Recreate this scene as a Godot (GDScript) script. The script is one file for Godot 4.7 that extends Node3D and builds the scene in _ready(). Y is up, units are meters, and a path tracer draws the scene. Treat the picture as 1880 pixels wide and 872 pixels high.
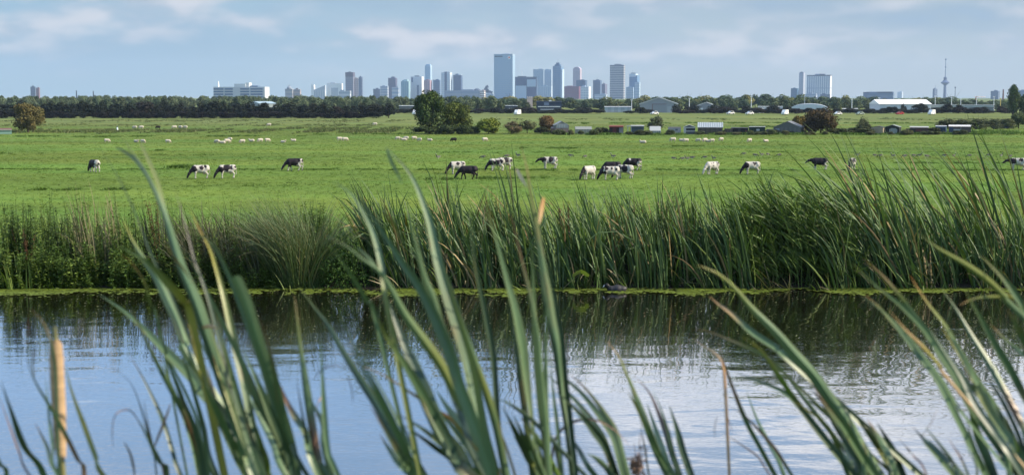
extends Node3D
# A wide canal with cattails in front, a low polder with cows and sheep behind its far bank, and a city on the horizon.
# The water lies at y = 0, the polder 4.9 m lower; the camera looks along -z from the near dike. Pixel pairs are of the 1880 x 872 photograph.

const F := 2611.0
const EYE := 3.5
const FIELD := -4.9
const PITCH := 0.09887
var rng := RandomNumberGenerator.new()
var names := {}
var mats := {}
var noise := FastNoiseLite.new()

# ------------------------------------------------------------------ mesh helper
class MB:
	var v := PackedVector3Array()
	var n := PackedVector3Array()
	var c := PackedColorArray()
	var col := Color(1, 1, 1)
	func trin(a: Vector3, b: Vector3, d: Vector3, na: Vector3, nb: Vector3, nd: Vector3, ca: Color, cb: Color, cd: Color) -> void:
		if (d - a).cross(b - a).dot(na + nb + nd) < 0.0:
			v.append(a); v.append(d); v.append(b); n.append(na); n.append(nd); n.append(nb); c.append(ca); c.append(cd); c.append(cb)
		else:
			v.append(a); v.append(b); v.append(d); n.append(na); n.append(nb); n.append(nd); c.append(ca); c.append(cb); c.append(cd)
	func tri(a: Vector3, b: Vector3, d: Vector3) -> void:
		var g := (d - a).cross(b - a).normalized()
		v.append(a); v.append(b); v.append(d); n.append(g); n.append(g); n.append(g); c.append(col); c.append(col); c.append(col)
	func quad(a: Vector3, b: Vector3, d: Vector3, e: Vector3) -> void:
		tri(a, b, d); tri(a, d, e)
	func quadn(a: Vector3, b: Vector3, d: Vector3, e: Vector3, g: Vector3) -> void:
		trin(a, b, d, g, g, g, col, col, col); trin(a, d, e, g, g, g, col, col, col)
	func box(p: Vector3, q: Vector3, t := Transform3D()) -> void:
		var k := []
		for i in 8:
			k.append(t * Vector3(q.x if i & 1 else p.x, q.y if i & 2 else p.y, q.z if i & 4 else p.z))
		var B := t.basis.orthonormalized()
		quadn(k[0], k[1], k[3], k[2], -B.z); quadn(k[4], k[5], k[7], k[6], B.z)
		quadn(k[0], k[2], k[6], k[4], -B.x); quadn(k[1], k[3], k[7], k[5], B.x)
		quadn(k[0], k[1], k[5], k[4], -B.y); quadn(k[2], k[3], k[7], k[6], B.y)
	func bar(a: Vector3, b: Vector3, w: float) -> void:
		tube([a, b], [w * 0.5, w * 0.5], 4)
	func tube(pts: Array, rad: Array, sides := 6) -> void:
		var prev := []
		var pn := []
		for i in pts.size():
			var d: Vector3 = (pts[mini(i + 1, pts.size() - 1)] - pts[maxi(i - 1, 0)]).normalized()
			var s := d.cross(Vector3(0.31, 0.2, 0.93)).normalized()
			var u := s.cross(d)
			var ring := []
			var rn := []
			for k in sides:
				var a := TAU * k / sides
				var r := s * cos(a) + u * sin(a)
				rn.append(r); ring.append(pts[i] + r * rad[i])
			if i > 0:
				for k in sides:
					var m := (k + 1) % sides
					trin(prev[k], prev[m], ring[m], pn[k], pn[m], rn[m], col, col, col)
					trin(prev[k], ring[m], ring[k], pn[k], rn[m], rn[k], col, col, col)
			prev = ring; pn = rn
			if i == 0 or i == pts.size() - 1:
				var g := -d if i == 0 else d
				for k in range(1, sides - 1):
					trin(ring[0], ring[k], ring[k + 1], g, g, g, col, col, col)
	func lathe(prof: Array, sides := 16, at := Vector3.ZERO) -> void:   # prof: Vector2(radius, height)
		for i in prof.size() - 1:
			var a: Vector2 = prof[i]
			var b: Vector2 = prof[i + 1]
			var e := (b - a).normalized()
			for k in sides:
				var t0 := TAU * k / sides
				var t1 := TAU * (k + 1) / sides
				var d0 := Vector3(cos(t0), 0, sin(t0))
				var d1 := Vector3(cos(t1), 0, sin(t1))
				var n0 := (d0 * e.y - Vector3.UP * e.x).normalized()
				var n1 := (d1 * e.y - Vector3.UP * e.x).normalized()
				var p := at + d0 * a.x + Vector3.UP * a.y
				var q := at + d1 * a.x + Vector3.UP * a.y
				var r := at + d1 * b.x + Vector3.UP * b.y
				var s := at + d0 * b.x + Vector3.UP * b.y
				trin(p, q, r, n0, n1, n1, col, col, col); trin(p, r, s, n0, n1, n0, col, col, col)
	func prism(poly: Array, z0: float, z1: float, t := Transform3D()) -> void:   # convex outline in x, y
		var m := Vector2.ZERO
		for p in poly: m += p / poly.size()
		var B := t.basis.orthonormalized()
		for i in poly.size():
			var a: Vector2 = poly[i]
			var b: Vector2 = poly[(i + 1) % poly.size()]
			var g := Vector2(b.y - a.y, a.x - b.x).normalized()
			if g.dot((a + b) * 0.5 - m) < 0: g = -g
			quadn(t * Vector3(a.x, a.y, z0), t * Vector3(b.x, b.y, z0), t * Vector3(b.x, b.y, z1), t * Vector3(a.x, a.y, z1), B * Vector3(g.x, g.y, 0))
			if i > 0 and i < poly.size() - 1:
				var o: Vector2 = poly[0]
				for z in [z0, z1]:
					var w: Vector3 = B.z * (1.0 if (z == maxf(z0, z1)) else -1.0)
					trin(t * Vector3(o.x, o.y, z), t * Vector3(a.x, a.y, z), t * Vector3(b.x, b.y, z), w, w, w, col, col, col)
	func mesh() -> ArrayMesh:
		var a := []
		a.resize(Mesh.ARRAY_MAX)
		a[Mesh.ARRAY_VERTEX] = v; a[Mesh.ARRAY_NORMAL] = n; a[Mesh.ARRAY_COLOR] = c
		var m := ArrayMesh.new()
		m.add_surface_from_arrays(Mesh.PRIMITIVE_TRIANGLES, a)
		return m

# ------------------------------------------------------------------ scene helpers
func ray(x: float, y: float) -> Vector3:
	return Vector3((x - 940.0) / F, -(y - 436.0) / F, -1.0).rotated(Vector3.RIGHT, -PITCH)
func at(x: float, y: float, depth: float) -> Vector3:
	var r := ray(x, y)
	return Vector3(0, EYE, 0) + r * (depth / -r.z)
func on(x: float, y: float, h: float) -> Vector3:
	var r := ray(x, y)
	return Vector3(0, EYE, 0) + r * ((h - EYE) / r.y)
func numbered(s: String) -> String:
	names[s] = names.get(s, -1) + 1
	return s if names[s] == 0 else "%s_%03d" % [s, names[s]]
func tag(o: Node, label: String, category := "", group := "", kind := "") -> Node:
	if label: o.set_meta("label", label)
	if category: o.set_meta("category", category)
	if group: o.set_meta("group", group)
	if kind: o.set_meta("kind", kind)
	return o
func thing(called: String, label: String, category: String, pos := Vector3.ZERO, turn := 0.0, group := "") -> Node3D:
	var o := Node3D.new()
	o.name = numbered(called)
	add_child(o)
	o.position = pos
	o.rotation.y = turn
	tag(o, label, category, group)
	return o
func obj(called: String, m: Mesh, material: Material, parent: Node = self) -> MeshInstance3D:
	var o := MeshInstance3D.new()
	o.name = numbered(called) if parent == self else called
	o.mesh = m
	o.material_override = material
	parent.add_child(o, true)
	return o
func mat(hex: String, rough := 0.85, spec := 0.3, metal := 0.0) -> StandardMaterial3D:
	var key := "%s/%s/%s/%s" % [hex, rough, spec, metal]
	if not mats.has(key):
		var m := StandardMaterial3D.new()
		m.albedo_color = Color(hex)
		m.roughness = rough
		m.metallic_specular = spec
		m.metallic = metal
		mats[key] = m
	return mats[key]
func vmat(key: String, rough := 0.8, spec := 0.3, tint := Color(1, 1, 1), back := Color(0, 0, 0)) -> StandardMaterial3D:
	if not mats.has(key):
		var m := StandardMaterial3D.new()
		m.vertex_color_use_as_albedo = true
		m.albedo_color = tint
		m.roughness = rough
		m.metallic_specular = spec
		if back != Color(0, 0, 0):
			m.backlight_enabled = true
			m.backlight = back
		mats[key] = m
	return mats[key]
func tex(freq: float, octaves: int, size: int, ramp: Array, sd: int, normal := false, strength := 4.0) -> NoiseTexture2D:
	var t := NoiseTexture2D.new()
	var f := FastNoiseLite.new()
	f.seed = sd; f.frequency = freq; f.fractal_octaves = octaves
	t.width = size; t.height = size; t.seamless = true; t.noise = f
	if normal:
		t.as_normal_map = true; t.bump_strength = strength
	elif ramp:
		var g := Gradient.new()
		g.offsets = PackedFloat32Array([0.0, 0.5, 1.0])
		g.colors = PackedColorArray(ramp)
		t.color_ramp = g
	return t
func rf(a: float, b: float) -> float: return rng.randf_range(a, b)
func rdir() -> Vector3:
	var z := rf(-1, 1)
	var a := rf(0, TAU)
	var s := sqrt(1 - z * z)
	return Vector3(s * cos(a), z, s * sin(a))
const UNITS := ["", "first", "second", "third", "fourth", "fifth", "sixth", "seventh", "eighth", "ninth", "tenth", "eleventh", "twelfth", "thirteenth", "fourteenth", "fifteenth", "sixteenth", "seventeenth", "eighteenth", "nineteenth"]
func nth(i: int) -> String:
	if i < 20: return UNITS[i]
	var tens: String = ["", "", "twent", "thirt", "fort", "fift", "sixt"][i / 10]
	return tens + ("ieth" if i % 10 == 0 else "y-" + UNITS[i % 10])

# ------------------------------------------------------------------ sky
var cloud := FastNoiseLite.new()
var veil := FastNoiseLite.new()
const BANKS := [[-14.0, 3.75, 1.6, 0.35, 0.30], [-2.6, 2.1, 4.0, 0.55, 0.26], [-6.5, 2.9, 3.0, 0.4, 0.16], [6.3, 3.75, 1.2, 0.3, 0.34], [19.8, 2.1, 2.4, 0.5, 0.3], [5.0, 1.6, 6.0, 0.6, 0.16], [13.0, 1.3, 5.0, 0.5, 0.14], [16.0, 3.0, 5.0, 0.6, -0.8], [9.5, 3.6, 4.0, 0.6, -0.45], [-3.0, 3.7, 5.0, 0.5, -0.55], [-17.0, 1.6, 6.0, 0.7, -0.3], [-27.0, 2.6, 5.0, 0.8, 0.2], [27.0, 3.1, 5.0, 0.8, 0.2], [0.0, 5.5, 9.0, 0.8, 0.12]]
func sky_color(az: float, el: float) -> Color:   # degrees; az 0 ahead, + right
	var a := deg_to_rad(az)
	var e := deg_to_rad(maxf(el, 0.0))
	var side := smoothstep(-20.0, 14.0, az) if absf(az) < 90.0 else 0.6
	var low := Vector3(0.190, 0.300, 0.375).lerp(Vector3(0.275, 0.322, 0.345), side)
	var mid := Vector3(0.160, 0.290, 0.400).lerp(Vector3(0.262, 0.328, 0.372), side)
	var c := low.lerp(mid, smoothstep(0.3, 3.0, el)).lerp(Vector3(0.265, 0.435, 0.69), smoothstep(3.5, 9.0, el)).lerp(Vector3(0.15, 0.30, 0.60), smoothstep(20.0, 75.0, el))
	c = c.lerp(Vector3(0.305, 0.365, 0.405), 0.26 * (1.0 - smoothstep(4.0, 8.0, el)))
	var h := 1.0 / (sin(e) + 0.05)
	var p := Vector2(sin(a) * cos(e) * h, cos(a) * cos(e) * h)
	var far := smoothstep(3.8, 7.5, el)
	var d := lerpf(veil.get_noise_2d(az * 0.30 + 31.0, el * 1.15), veil.get_noise_2d(p.x * 0.8 + 31.0, p.y), far) * 0.5 + 0.5
	var t := lerpf(cloud.get_noise_2d(az * 0.55, el * 1.6 + 7.0), cloud.get_noise_2d(p.x * 2.4, p.y * 2.6 + 7.0), far) * 0.5 + 0.5
	var cover := 0.09 * smoothstep(0.3, 2.5, el)
	if absf(az) > 40.0: cover -= 0.10 * smoothstep(40.0, 60.0, absf(az)) * smoothstep(3.0, 8.0, el)
	cover += 0.34 * exp(-pow((el - 9.6) / 3.3, 2.0)) * smoothstep(-3.0, 8.0, az) * (1.0 if az < 60.0 else 0.3)
	cover += 0.2 * exp(-pow((el - 9.3) / 1.3, 2.0)) * (1.0 - smoothstep(-20.0, -13.0, az))
	cover -= 0.16 * exp(-pow((el - 12.0) / 3.5, 2.0)) * (1.0 - smoothstep(-6.0, 4.0, az))
	# broad banks of cloud: azimuth, elevation, width, height, weight (white if positive, grey if negative)
	var shade := 0.0
	if absf(az) < 45.0 and el < 9.0:
		for b in BANKS:
			var g: float = b[4] * exp(-pow((az - b[0] + 1.5 * (t - 0.5)) / b[2], 2.0) - pow((el - b[1] + 0.5 * (t - 0.5)) / b[3], 2.0))
			if g > 0.0: cover += g
			else: shade -= g
	var rough := lerpf(0.32, 0.45, smoothstep(3.0, 8.0, el))
	var k := smoothstep(0.44, 0.86, d * (1.0 - rough) + t * rough + cover)
	var lit := smoothstep(0.35, 0.75, t + 0.35 * (d - 0.5))
	var white := Vector3(0.27, 0.325, 0.39).lerp(Vector3(0.41, 0.425, 0.46), lit)
	white = white.lerp(Vector3(0.72, 0.76, 0.84).lerp(Vector3(1.0, 1.0, 1.03), lit), smoothstep(3.5, 8.0, el))
	k *= smoothstep(0.2, 2.4, el) * 0.9
	c = c.lerp(white, k)
	var grey := smoothstep(0.48, 0.72, veil.get_noise_2d(az * 0.25 - 55.0, el * 1.0 + 20.0) * 0.5 + 0.5) * smoothstep(1.2, 2.6, el) * (1.0 - smoothstep(4.0, 7.0, el)) * 0.35
	c = c.lerp(Vector3(0.195, 0.275, 0.365), clampf(grey + shade * (0.6 + 0.8 * t), 0.0, 0.95) * (1.0 - k * 0.6))
	return Color(c.x, c.y, c.z)
func make_sky() -> ImageTexture:
	cloud.seed = 5; cloud.frequency = 0.55; cloud.fractal_octaves = 5
	veil.seed = 11; veil.frequency = 0.33; veil.fractal_octaves = 4
	var W := 4096
	var H := 2048
	var s := 8
	var im := Image.create_empty(W / s, H / s, false, Image.FORMAT_RGBAF)
	for y in H / s:
		var el := 90.0 - (y + 0.5) * s * 180.0 / H
		for x in W / s:
			var az := (x + 0.5) * s * 360.0 / W
			im.set_pixel(x, y, sky_color(az - 360.0 if az > 180.0 else az, el))
	im.resize(W, H, Image.INTERPOLATE_BILINEAR)
	var y0 := int((90.0 - 18.0) / 180.0 * H)
	for y in range(y0, H / 2 + 2):
		var el := 90.0 - (y + 0.5) * 180.0 / H
		for x in range(-290, 290):
			im.set_pixel(posmod(x, W), y, sky_color((x + 0.5) * 360.0 / W, el))
	return ImageTexture.create_from_image(im)

# ------------------------------------------------------------------ bodies: joints -> smooth field -> surface nets
func nets(bones: Array, cell: float, k: float, squash := 1.0) -> Array:   # [vertices, normals, indices]
	var lo := Vector3.INF
	var hi := -Vector3.INF
	for b in bones:
		for i in 2:
			lo = lo.min(b[i] - Vector3.ONE * (b[2 + i] + cell * 2)); hi = hi.max(b[i] + Vector3.ONE * (b[2 + i] + cell * 2))
	var N := Vector3i(((hi - lo) / cell).ceil()) + Vector3i.ONE
	var f := PackedFloat32Array()
	f.resize(N.x * N.y * N.z)
	f.fill(1.0)
	for b in bones:
		var a: Vector3 = b[0]
		var d: Vector3 = b[1] - a
		var ra: float = b[2]
		var rb: float = b[3]
		var m := maxf(ra, rb) + k + cell * 2
		var p0 := Vector3i(((a.min(b[1]) - Vector3.ONE * m - lo) / cell).floor()).clamp(Vector3i.ZERO, N - Vector3i.ONE)
		var p1 := Vector3i(((a.max(b[1]) + Vector3.ONE * m - lo) / cell).ceil()).clamp(Vector3i.ZERO, N - Vector3i.ONE)
		var dd := maxf(d.dot(d), 1e-6)
		for z in range(p0.z, p1.z + 1):
			for y in range(p0.y, p1.y + 1):
				var row := (z * N.y + y) * N.x
				for x in range(p0.x, p1.x + 1):
					var q := lo + Vector3(x, y, z) * cell - a
					var t := clampf(q.dot(d) / dd, 0, 1)
					var s := (q - d * t)
					s.z *= squash if ra > 0.15 else 1.0
					var g := s.length() - lerpf(ra, rb, t)
					var w := f[row + x]
					var h := maxf(k - absf(w - g), 0.0) / k
					f[row + x] = minf(w, g) - h * h * k * 0.25
	var id := {}
	var V := PackedVector3Array()
	var I := PackedInt32Array()
	var step := [1, N.x, N.x * N.y]
	for z in N.z - 1:
		for y in N.y - 1:
			for x in N.x - 1:
				var o := (z * N.y + y) * N.x + x
				var inside := 0
				for i in 8:
					if f[o + (i & 1) + (step[1] if i & 2 else 0) + (step[2] if i & 4 else 0)] < 0: inside += 1
				if inside == 0 or inside == 8: continue
				var sum := Vector3.ZERO
				var cnt := 0
				for i in 8:
					for ax in 3:
						if i & (1 << ax): continue
						var j := i | (1 << ax)
						var fi := f[o + (i & 1) + (step[1] if i & 2 else 0) + (step[2] if i & 4 else 0)]
						var fj := f[o + (j & 1) + (step[1] if j & 2 else 0) + (step[2] if j & 4 else 0)]
						if (fi < 0) != (fj < 0):
							var t := fi / (fi - fj)
							sum += Vector3(i & 1, (i >> 1) & 1, (i >> 2) & 1).lerp(Vector3(j & 1, (j >> 1) & 1, (j >> 2) & 1), t)
							cnt += 1
				id[o] = V.size()
				V.append(lo + (Vector3(x, y, z) + sum / cnt) * cell)
	for o in id:
		var x: int = o % N.x
		var y: int = (o / N.x) % N.y
		var z: int = o / (N.x * N.y)
		for ax in 3:
			var e: int = o + step[ax]
			if (f[o] < 0) == (f[e] < 0): continue
			var u: int = step[(ax + 1) % 3]
			var w: int = step[(ax + 2) % 3]
			if not (id.has(o - u) and id.has(o - w) and id.has(o - u - w)): continue
			var q := [id[o], id[o - u], id[o - u - w], id[o - w]]
			if f[o] < 0: I.append_array([q[0], q[1], q[2], q[0], q[2], q[3]])
			else: I.append_array([q[0], q[2], q[1], q[0], q[3], q[2]])
	var nor := PackedVector3Array()
	nor.resize(V.size())
	for t in range(0, I.size(), 3):
		var g := (V[I[t + 2]] - V[I[t]]).cross(V[I[t + 1]] - V[I[t]])
		for i in 3: nor[I[t + i]] += g
	for i in nor.size(): nor[i] = nor[i].normalized()
	return [V, nor, I]
func skin(s: Array, paint: Callable) -> ArrayMesh:
	var c := PackedColorArray()
	for i in s[0].size(): c.append(paint.call(s[0][i], s[1][i]))
	var a := []
	a.resize(Mesh.ARRAY_MAX)
	a[Mesh.ARRAY_VERTEX] = s[0]; a[Mesh.ARRAY_NORMAL] = s[1]; a[Mesh.ARRAY_COLOR] = c; a[Mesh.ARRAY_INDEX] = s[2]
	var m := ArrayMesh.new()
	m.add_surface_from_arrays(Mesh.PRIMITIVE_TRIANGLES, a)
	return m
func chain(out: Array, pts: Array, rad: Array) -> void:
	for i in pts.size() - 1: out.append([pts[i], pts[i + 1], rad[i], rad[i + 1]])
func both(out: Array, pts: Array, rad: Array) -> void:
	chain(out, pts, rad)
	chain(out, pts.map(func(p): return Vector3(p.x, p.y, -p.z)), rad)

# ------------------------------------------------------------------ the scene
func _ready() -> void:
	rng.seed = 4711
	noise.seed = 3; noise.frequency = 1.0; noise.fractal_octaves = 4
	# camera: 36 x 17 mm-like frame, focused on the far bank
	var cam := Camera3D.new()
	cam.name = "camera"
	cam.position = Vector3(0, EYE, 0)
	cam.rotation.x = -PITCH
	cam.fov = rad_to_deg(2.0 * atan(436.0 / F))
	cam.near = 0.05
	cam.far = 20000.0
	var lens := CameraAttributesPhysical.new()
	lens.frustum_focal_length = 71.86
	lens.frustum_focus_distance = 27.0
	lens.exposure_aperture = 10.5
	lens.frustum_near = 0.05
	lens.frustum_far = 20000.0
	cam.attributes = lens
	add_child(cam)
	cam.fov = rad_to_deg(2.0 * atan(436.0 / F))
	cam.current = true
	# sky, sun, air
	var env := Environment.new()
	env.background_mode = Environment.BG_SKY
	env.sky = Sky.new()
	var pan := PanoramaSkyMaterial.new()
	pan.panorama = make_sky()
	env.sky.sky_material = pan
	env.tonemap_mode = Environment.TONE_MAPPER_LINEAR
	env.tonemap_exposure = 1.7
	env.sdfgi_enabled = true
	env.ssao_enabled = true
	env.ssil_enabled = true
	env.fog_enabled = true
	env.fog_density = 0.000055
	env.fog_light_color = Color(0.78, 0.88, 1.0)
	var we := WorldEnvironment.new()
	we.name = "world"
	we.environment = env
	add_child(we)
	var sun := DirectionalLight3D.new()
	sun.name = "sun"
	var to_sun := Vector3(0.98, 0.0, 0.14).normalized() * cos(deg_to_rad(36.0)) + Vector3.UP * sin(deg_to_rad(36.0))
	sun.look_at_from_position(to_sun * 10.0, Vector3.ZERO)
	sun.light_energy = 1.6
	sun.light_color = Color(1.0, 0.94, 0.84)
	sun.light_angular_distance = 0.5
	sun.shadow_enabled = true
	add_child(sun)
	# the setting
	build_ground()
	build_water()
	build_woods()
	build_skyline()
	build_far_edge()
	build_allotments()
	build_field_growth()
	build_far_bank()
	build_animals()
	build_near_plants()

# ------------------------------------------------------------------ ground and water
func grid(cols: int, rows: int, fn: Callable) -> ArrayMesh:   # fn(i, j) -> [position, colour]
	var V := PackedVector3Array()
	var C := PackedColorArray()
	var I := PackedInt32Array()
	for j in rows + 1:
		for i in cols + 1:
			var r: Array = fn.call(i, j)
			V.append(r[0]); C.append(r[1])
	var w := cols + 1
	var Nn := PackedVector3Array()
	Nn.resize(V.size())
	for j in rows:
		for i in cols:
			var o := j * w + i
			I.append_array([o, o + w, o + 1, o + 1, o + w, o + w + 1])
	for j in rows + 1:
		for i in w:
			var dx := V[j * w + mini(i + 1, cols)] - V[j * w + maxi(i - 1, 0)]
			var dz := V[mini(j + 1, rows) * w + i] - V[maxi(j - 1, 0) * w + i]
			var g := dx.cross(dz).normalized()
			Nn[j * w + i] = g if g.y > 0 else -g
	# front faces run clockwise seen from above
	if (V[w] - V[0]).cross(V[1] - V[0]).y > 0:
		pass
	var tri := I.duplicate()
	var p := (V[I[2]] - V[I[0]]).cross(V[I[1]] - V[I[0]])
	if p.y < 0:
		for t in range(0, I.size(), 3):
			tri[t + 1] = I[t + 2]; tri[t + 2] = I[t + 1]
	var a := []
	a.resize(Mesh.ARRAY_MAX)
	a[Mesh.ARRAY_VERTEX] = V; a[Mesh.ARRAY_NORMAL] = Nn; a[Mesh.ARRAY_COLOR] = C; a[Mesh.ARRAY_INDEX] = tri
	var m := ArrayMesh.new()
	m.add_surface_from_arrays(Mesh.PRIMITIVE_TRIANGLES, a)
	return m
func field_y(x: float, z: float) -> float:
	return FIELD + noise.get_noise_2d(x * 0.02, z * 0.02) * 0.18
func grass_color(x: float, z: float) -> Color:
	var d := -z
	var near := Vector3(0.122, 0.19, 0.040)
	var mid := Vector3(0.130, 0.186, 0.044)
	var far := Vector3(0.145, 0.18, 0.062)
	var c := near.lerp(mid, smoothstep(150.0, 330.0, d)).lerp(far, smoothstep(340.0, 480.0, d))
	var s := noise.get_noise_2d(x * 0.008 + 40.0, z * 0.03)
	var t := noise.get_noise_2d(x * 0.05, z * 0.12 + 90.0)
	c *= 1.0 + 0.3 * s + 0.18 * t
	c.x *= 1.0 + 0.25 * noise.get_noise_2d(x * 0.015 - 70.0, z * 0.05)
	var band := smoothstep(0.15, 0.5, noise.get_noise_2d(x * 0.003 + 9.0, z * 0.045 - 33.0)) * smoothstep(330.0, 390.0, d)
	c = c.lerp(Vector3(0.105, 0.135, 0.055), band * 0.65)
	return Color(c.x, c.y, c.z)
func build_ground() -> void:
	var gm := vmat("field", 0.95, 0.1)
	gm.albedo_texture = tex(0.02, 5, 512, [Color(0.76, 0.76, 0.72), Color(0.92, 0.92, 0.9), Color(1, 1, 0.97)], 21)
	gm.uv1_triplanar = true; gm.uv1_world_triplanar = true
	gm.uv1_scale = Vector3.ONE * 0.11
	var r := 1.0125
	var rows := int(log(7200.0 / 50.0) / log(r))
	var field := obj("field", grid(150, rows, func(i, j):
		var d: float = 50.0 * pow(r, j)
		var u: float = (i / 75.0 - 1.0)
		var x: float = (u * 0.5 + u * u * u * 0.4) * (d + 60.0)
		return [Vector3(x, field_y(x, -d), -d), grass_color(x, -d)]), gm)
	tag(field, "flat green polder pasture stretching from the canal dike to the far trees", "field", "", "structure")
	# far bank: a low dike that drops to the polder behind
	var prof := [[-23.4, -1.3], [-25.2, -0.35], [-25.75, -0.03], [-26.1, 0.12], [-27.0, 0.3], [-28.5, 0.42], [-31.0, 0.4], [-33.0, 0.1], [-36.0, -1.2], [-41.0, -3.5], [-46.0, -4.75], [-51.0, -4.98]]
	var bank := obj("canal_bank", grid(160, prof.size() - 1, func(i, j):
		var x: float = (i - 80) * 0.5
		var p: Array = prof[j]
		var w: float = noise.get_noise_2d(x * 0.35, j * 3.0)
		var soil := Color(0.035, 0.03, 0.02) if j < 5 else Color(0.07, 0.12, 0.025)
		return [Vector3(x, p[1] + w * (0.05 if j < 6 else 0.2), p[0] + w * 0.16), soil]), vmat("bank", 0.95, 0.15))
	tag(bank, "low grassy dike along the far side of the canal", "bank", "", "structure")
	var near := obj("near_bank", grid(100, 9, func(i, j):
		var x: float = (i - 50) * 0.6
		var q: Array = [[14.0, 1.95], [3.0, 1.95], [0.2, 1.9], [-0.9, 1.75], [-2.0, 1.25], [-3.2, 0.7], [-4.4, 0.2], [-5.2, -0.1], [-6.5, -0.6], [-9.0, -1.4]][j]
		var w: float = noise.get_noise_2d(x * 0.5, j * 5.0)
		return [Vector3(x, q[1] + w * 0.06, q[0]), Color(0.07, 0.11, 0.03)]), vmat("bank", 0.95, 0.15))
	tag(near, "grassy slope of the near dike below the cattails", "bank", "", "structure")
	var bed := obj("canal_bed", grid(40, 4, func(i, j): return [Vector3((i - 20) * 3.0, -1.5, -4.0 - j * 6.0), Color(0.02, 0.018, 0.012)]), vmat("bank", 0.95, 0.15))
	tag(bed, "dark muddy bed of the canal", "canal bed", "", "structure")
func build_water() -> void:
	var m := StandardMaterial3D.new()
	m.albedo_color = Color(0.075, 0.066, 0.048)
	m.roughness = 0.02
	m.metallic_specular = 0.7
	m.clearcoat_enabled = true
	m.clearcoat = 1.0
	m.clearcoat_roughness = 0.03
	m.normal_enabled = true
	m.normal_texture = tex(0.028, 3, 1024, [], 77, true, 10.0)
	m.normal_scale = 0.085
	m.uv1_triplanar = true; m.uv1_world_triplanar = true
	m.uv1_scale = Vector3(0.2, 0.2, 0.33)
	var wave := []
	for k in 16:
		var l := 0.16 * pow(1.125, k)
		var a := rng.randfn(0.12, 0.4)
		wave.append([TAU / l * sin(a), TAU / l * cos(a), rf(0, TAU), l])
	var h := func(x: float, z: float) -> float:
		var d := -z
		var g: float = 0.45 + 0.55 * smoothstep(25.5, 19.0, d)
		g *= 0.35 + 1.1 * smoothstep(-0.3, 0.45, noise.get_noise_2d(x * 0.10 + 3.0, z * 0.22) + 0.02 * x)
		var s := 0.0
		for w in wave: s += sin(w[0] * x + w[1] * z + w[2] + 1.5 * noise.get_noise_2d(x * 0.25, z * 0.25)) * w[3] * 0.00055
		return s * g
	var water := obj("water", grid(240, 460, func(i, j):
		var z: float = -3.6 - j * 0.0485
		var x: float = (i - 120) * 0.125 * (1.0 + absf(i - 120) / 120.0)
		return [Vector3(x, h.call(x, z), z), Color(1, 1, 1)]), m)
	tag(water, "dark rippled canal water mirroring the bank and the clouds", "water", "", "structure")
	# duckweed drifted against the far bank
	var dm := vmat("duckweed", 0.6, 0.3)
	var edge := func(x: float) -> float: return 25.3 + 0.5 * noise.get_noise_2d(x * 0.22, 5.0) + 0.45 * noise.get_noise_2d(x * 0.9, 50.0)
	var duck := Node3D.new()
	duck.name = numbered("duckweed")
	add_child(duck)
	tag(duck, "yellow-green ribbon of duckweed floating along the foot of the far bank", "duckweed", "", "stuff")
	obj("floating_mat", grid(520, 4, func(i, j):
		var x: float = (i - 260) * 0.06
		var e: float = edge.call(x)
		var n := 0.8 + 0.5 * noise.get_noise_2d(x * 3.0, j * 1.7)
		return [Vector3(x, (0.012 if noise.get_noise_2d(x * 0.8, j * 0.9 + 11.0) > -0.22 or j > 2 else -0.03) + 0.006 * noise.get_noise_2d(x * 8.0, j), -lerpf(e, 26.15, j / 4.0)), Color(0.085 * n, 0.115 * n, 0.012)]), dm, duck)
	var disc := MB.new()
	for k in 6: disc.trin(Vector3(0, 0.004, 0), Vector3(cos(k * TAU / 6), 0, sin(k * TAU / 6)), Vector3(cos((k + 1) * TAU / 6), 0, sin((k + 1) * TAU / 6)), Vector3.UP, Vector3.UP, Vector3.UP, Color.WHITE, Color.WHITE, Color.WHITE)
	var T := []
	var C := []
	for k in 9000:
		var x := rf(-14, 14)
		var e: float = edge.call(x)
		if k > 3500 and k < 7000 and noise.get_noise_2d(x * 0.5, 77.0) < 0.0: x += 2.0
		var out := absf(rng.randfn(0, 0.16))
		if k > 7000: out = pow(rf(0, 1), 1.6) * 5.5 + 0.2
		var d := e - out + (rf(0, 0.5) if k < 3500 else 0.0)
		var s := rf(0.005, 0.014) if k > 7000 else rf(0.012, 0.04)
		T.append(Transform3D(Basis(Vector3.UP, rf(0, 6)).scaled(Vector3(s, 1, s)), Vector3(x, 0.02, -d)))
		var b := rf(0.6, 1.3)
		C.append(Color(0.095 * b, 0.13 * b, 0.02 * b) if k < 7000 else Color(0.2 * b, 0.21 * b, 0.1 * b))
	multi("fronds", disc.mesh(), T, C, dm, duck)
func multi(called: String, mesh: Mesh, T: Array, C: Array, material: Material, parent: Node = self) -> MultiMeshInstance3D:
	var mm := MultiMesh.new()
	mm.transform_format = MultiMesh.TRANSFORM_3D
	mm.use_colors = true
	mm.mesh = mesh
	mm.instance_count = T.size()
	for i in T.size():
		mm.set_instance_transform(i, T[i])
		mm.set_instance_color(i, C[i])
	var o := MultiMeshInstance3D.new()
	o.name = numbered(called) if parent == self else called
	o.multimesh = mm
	o.material_override = material
	parent.add_child(o, true)
	return o
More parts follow.
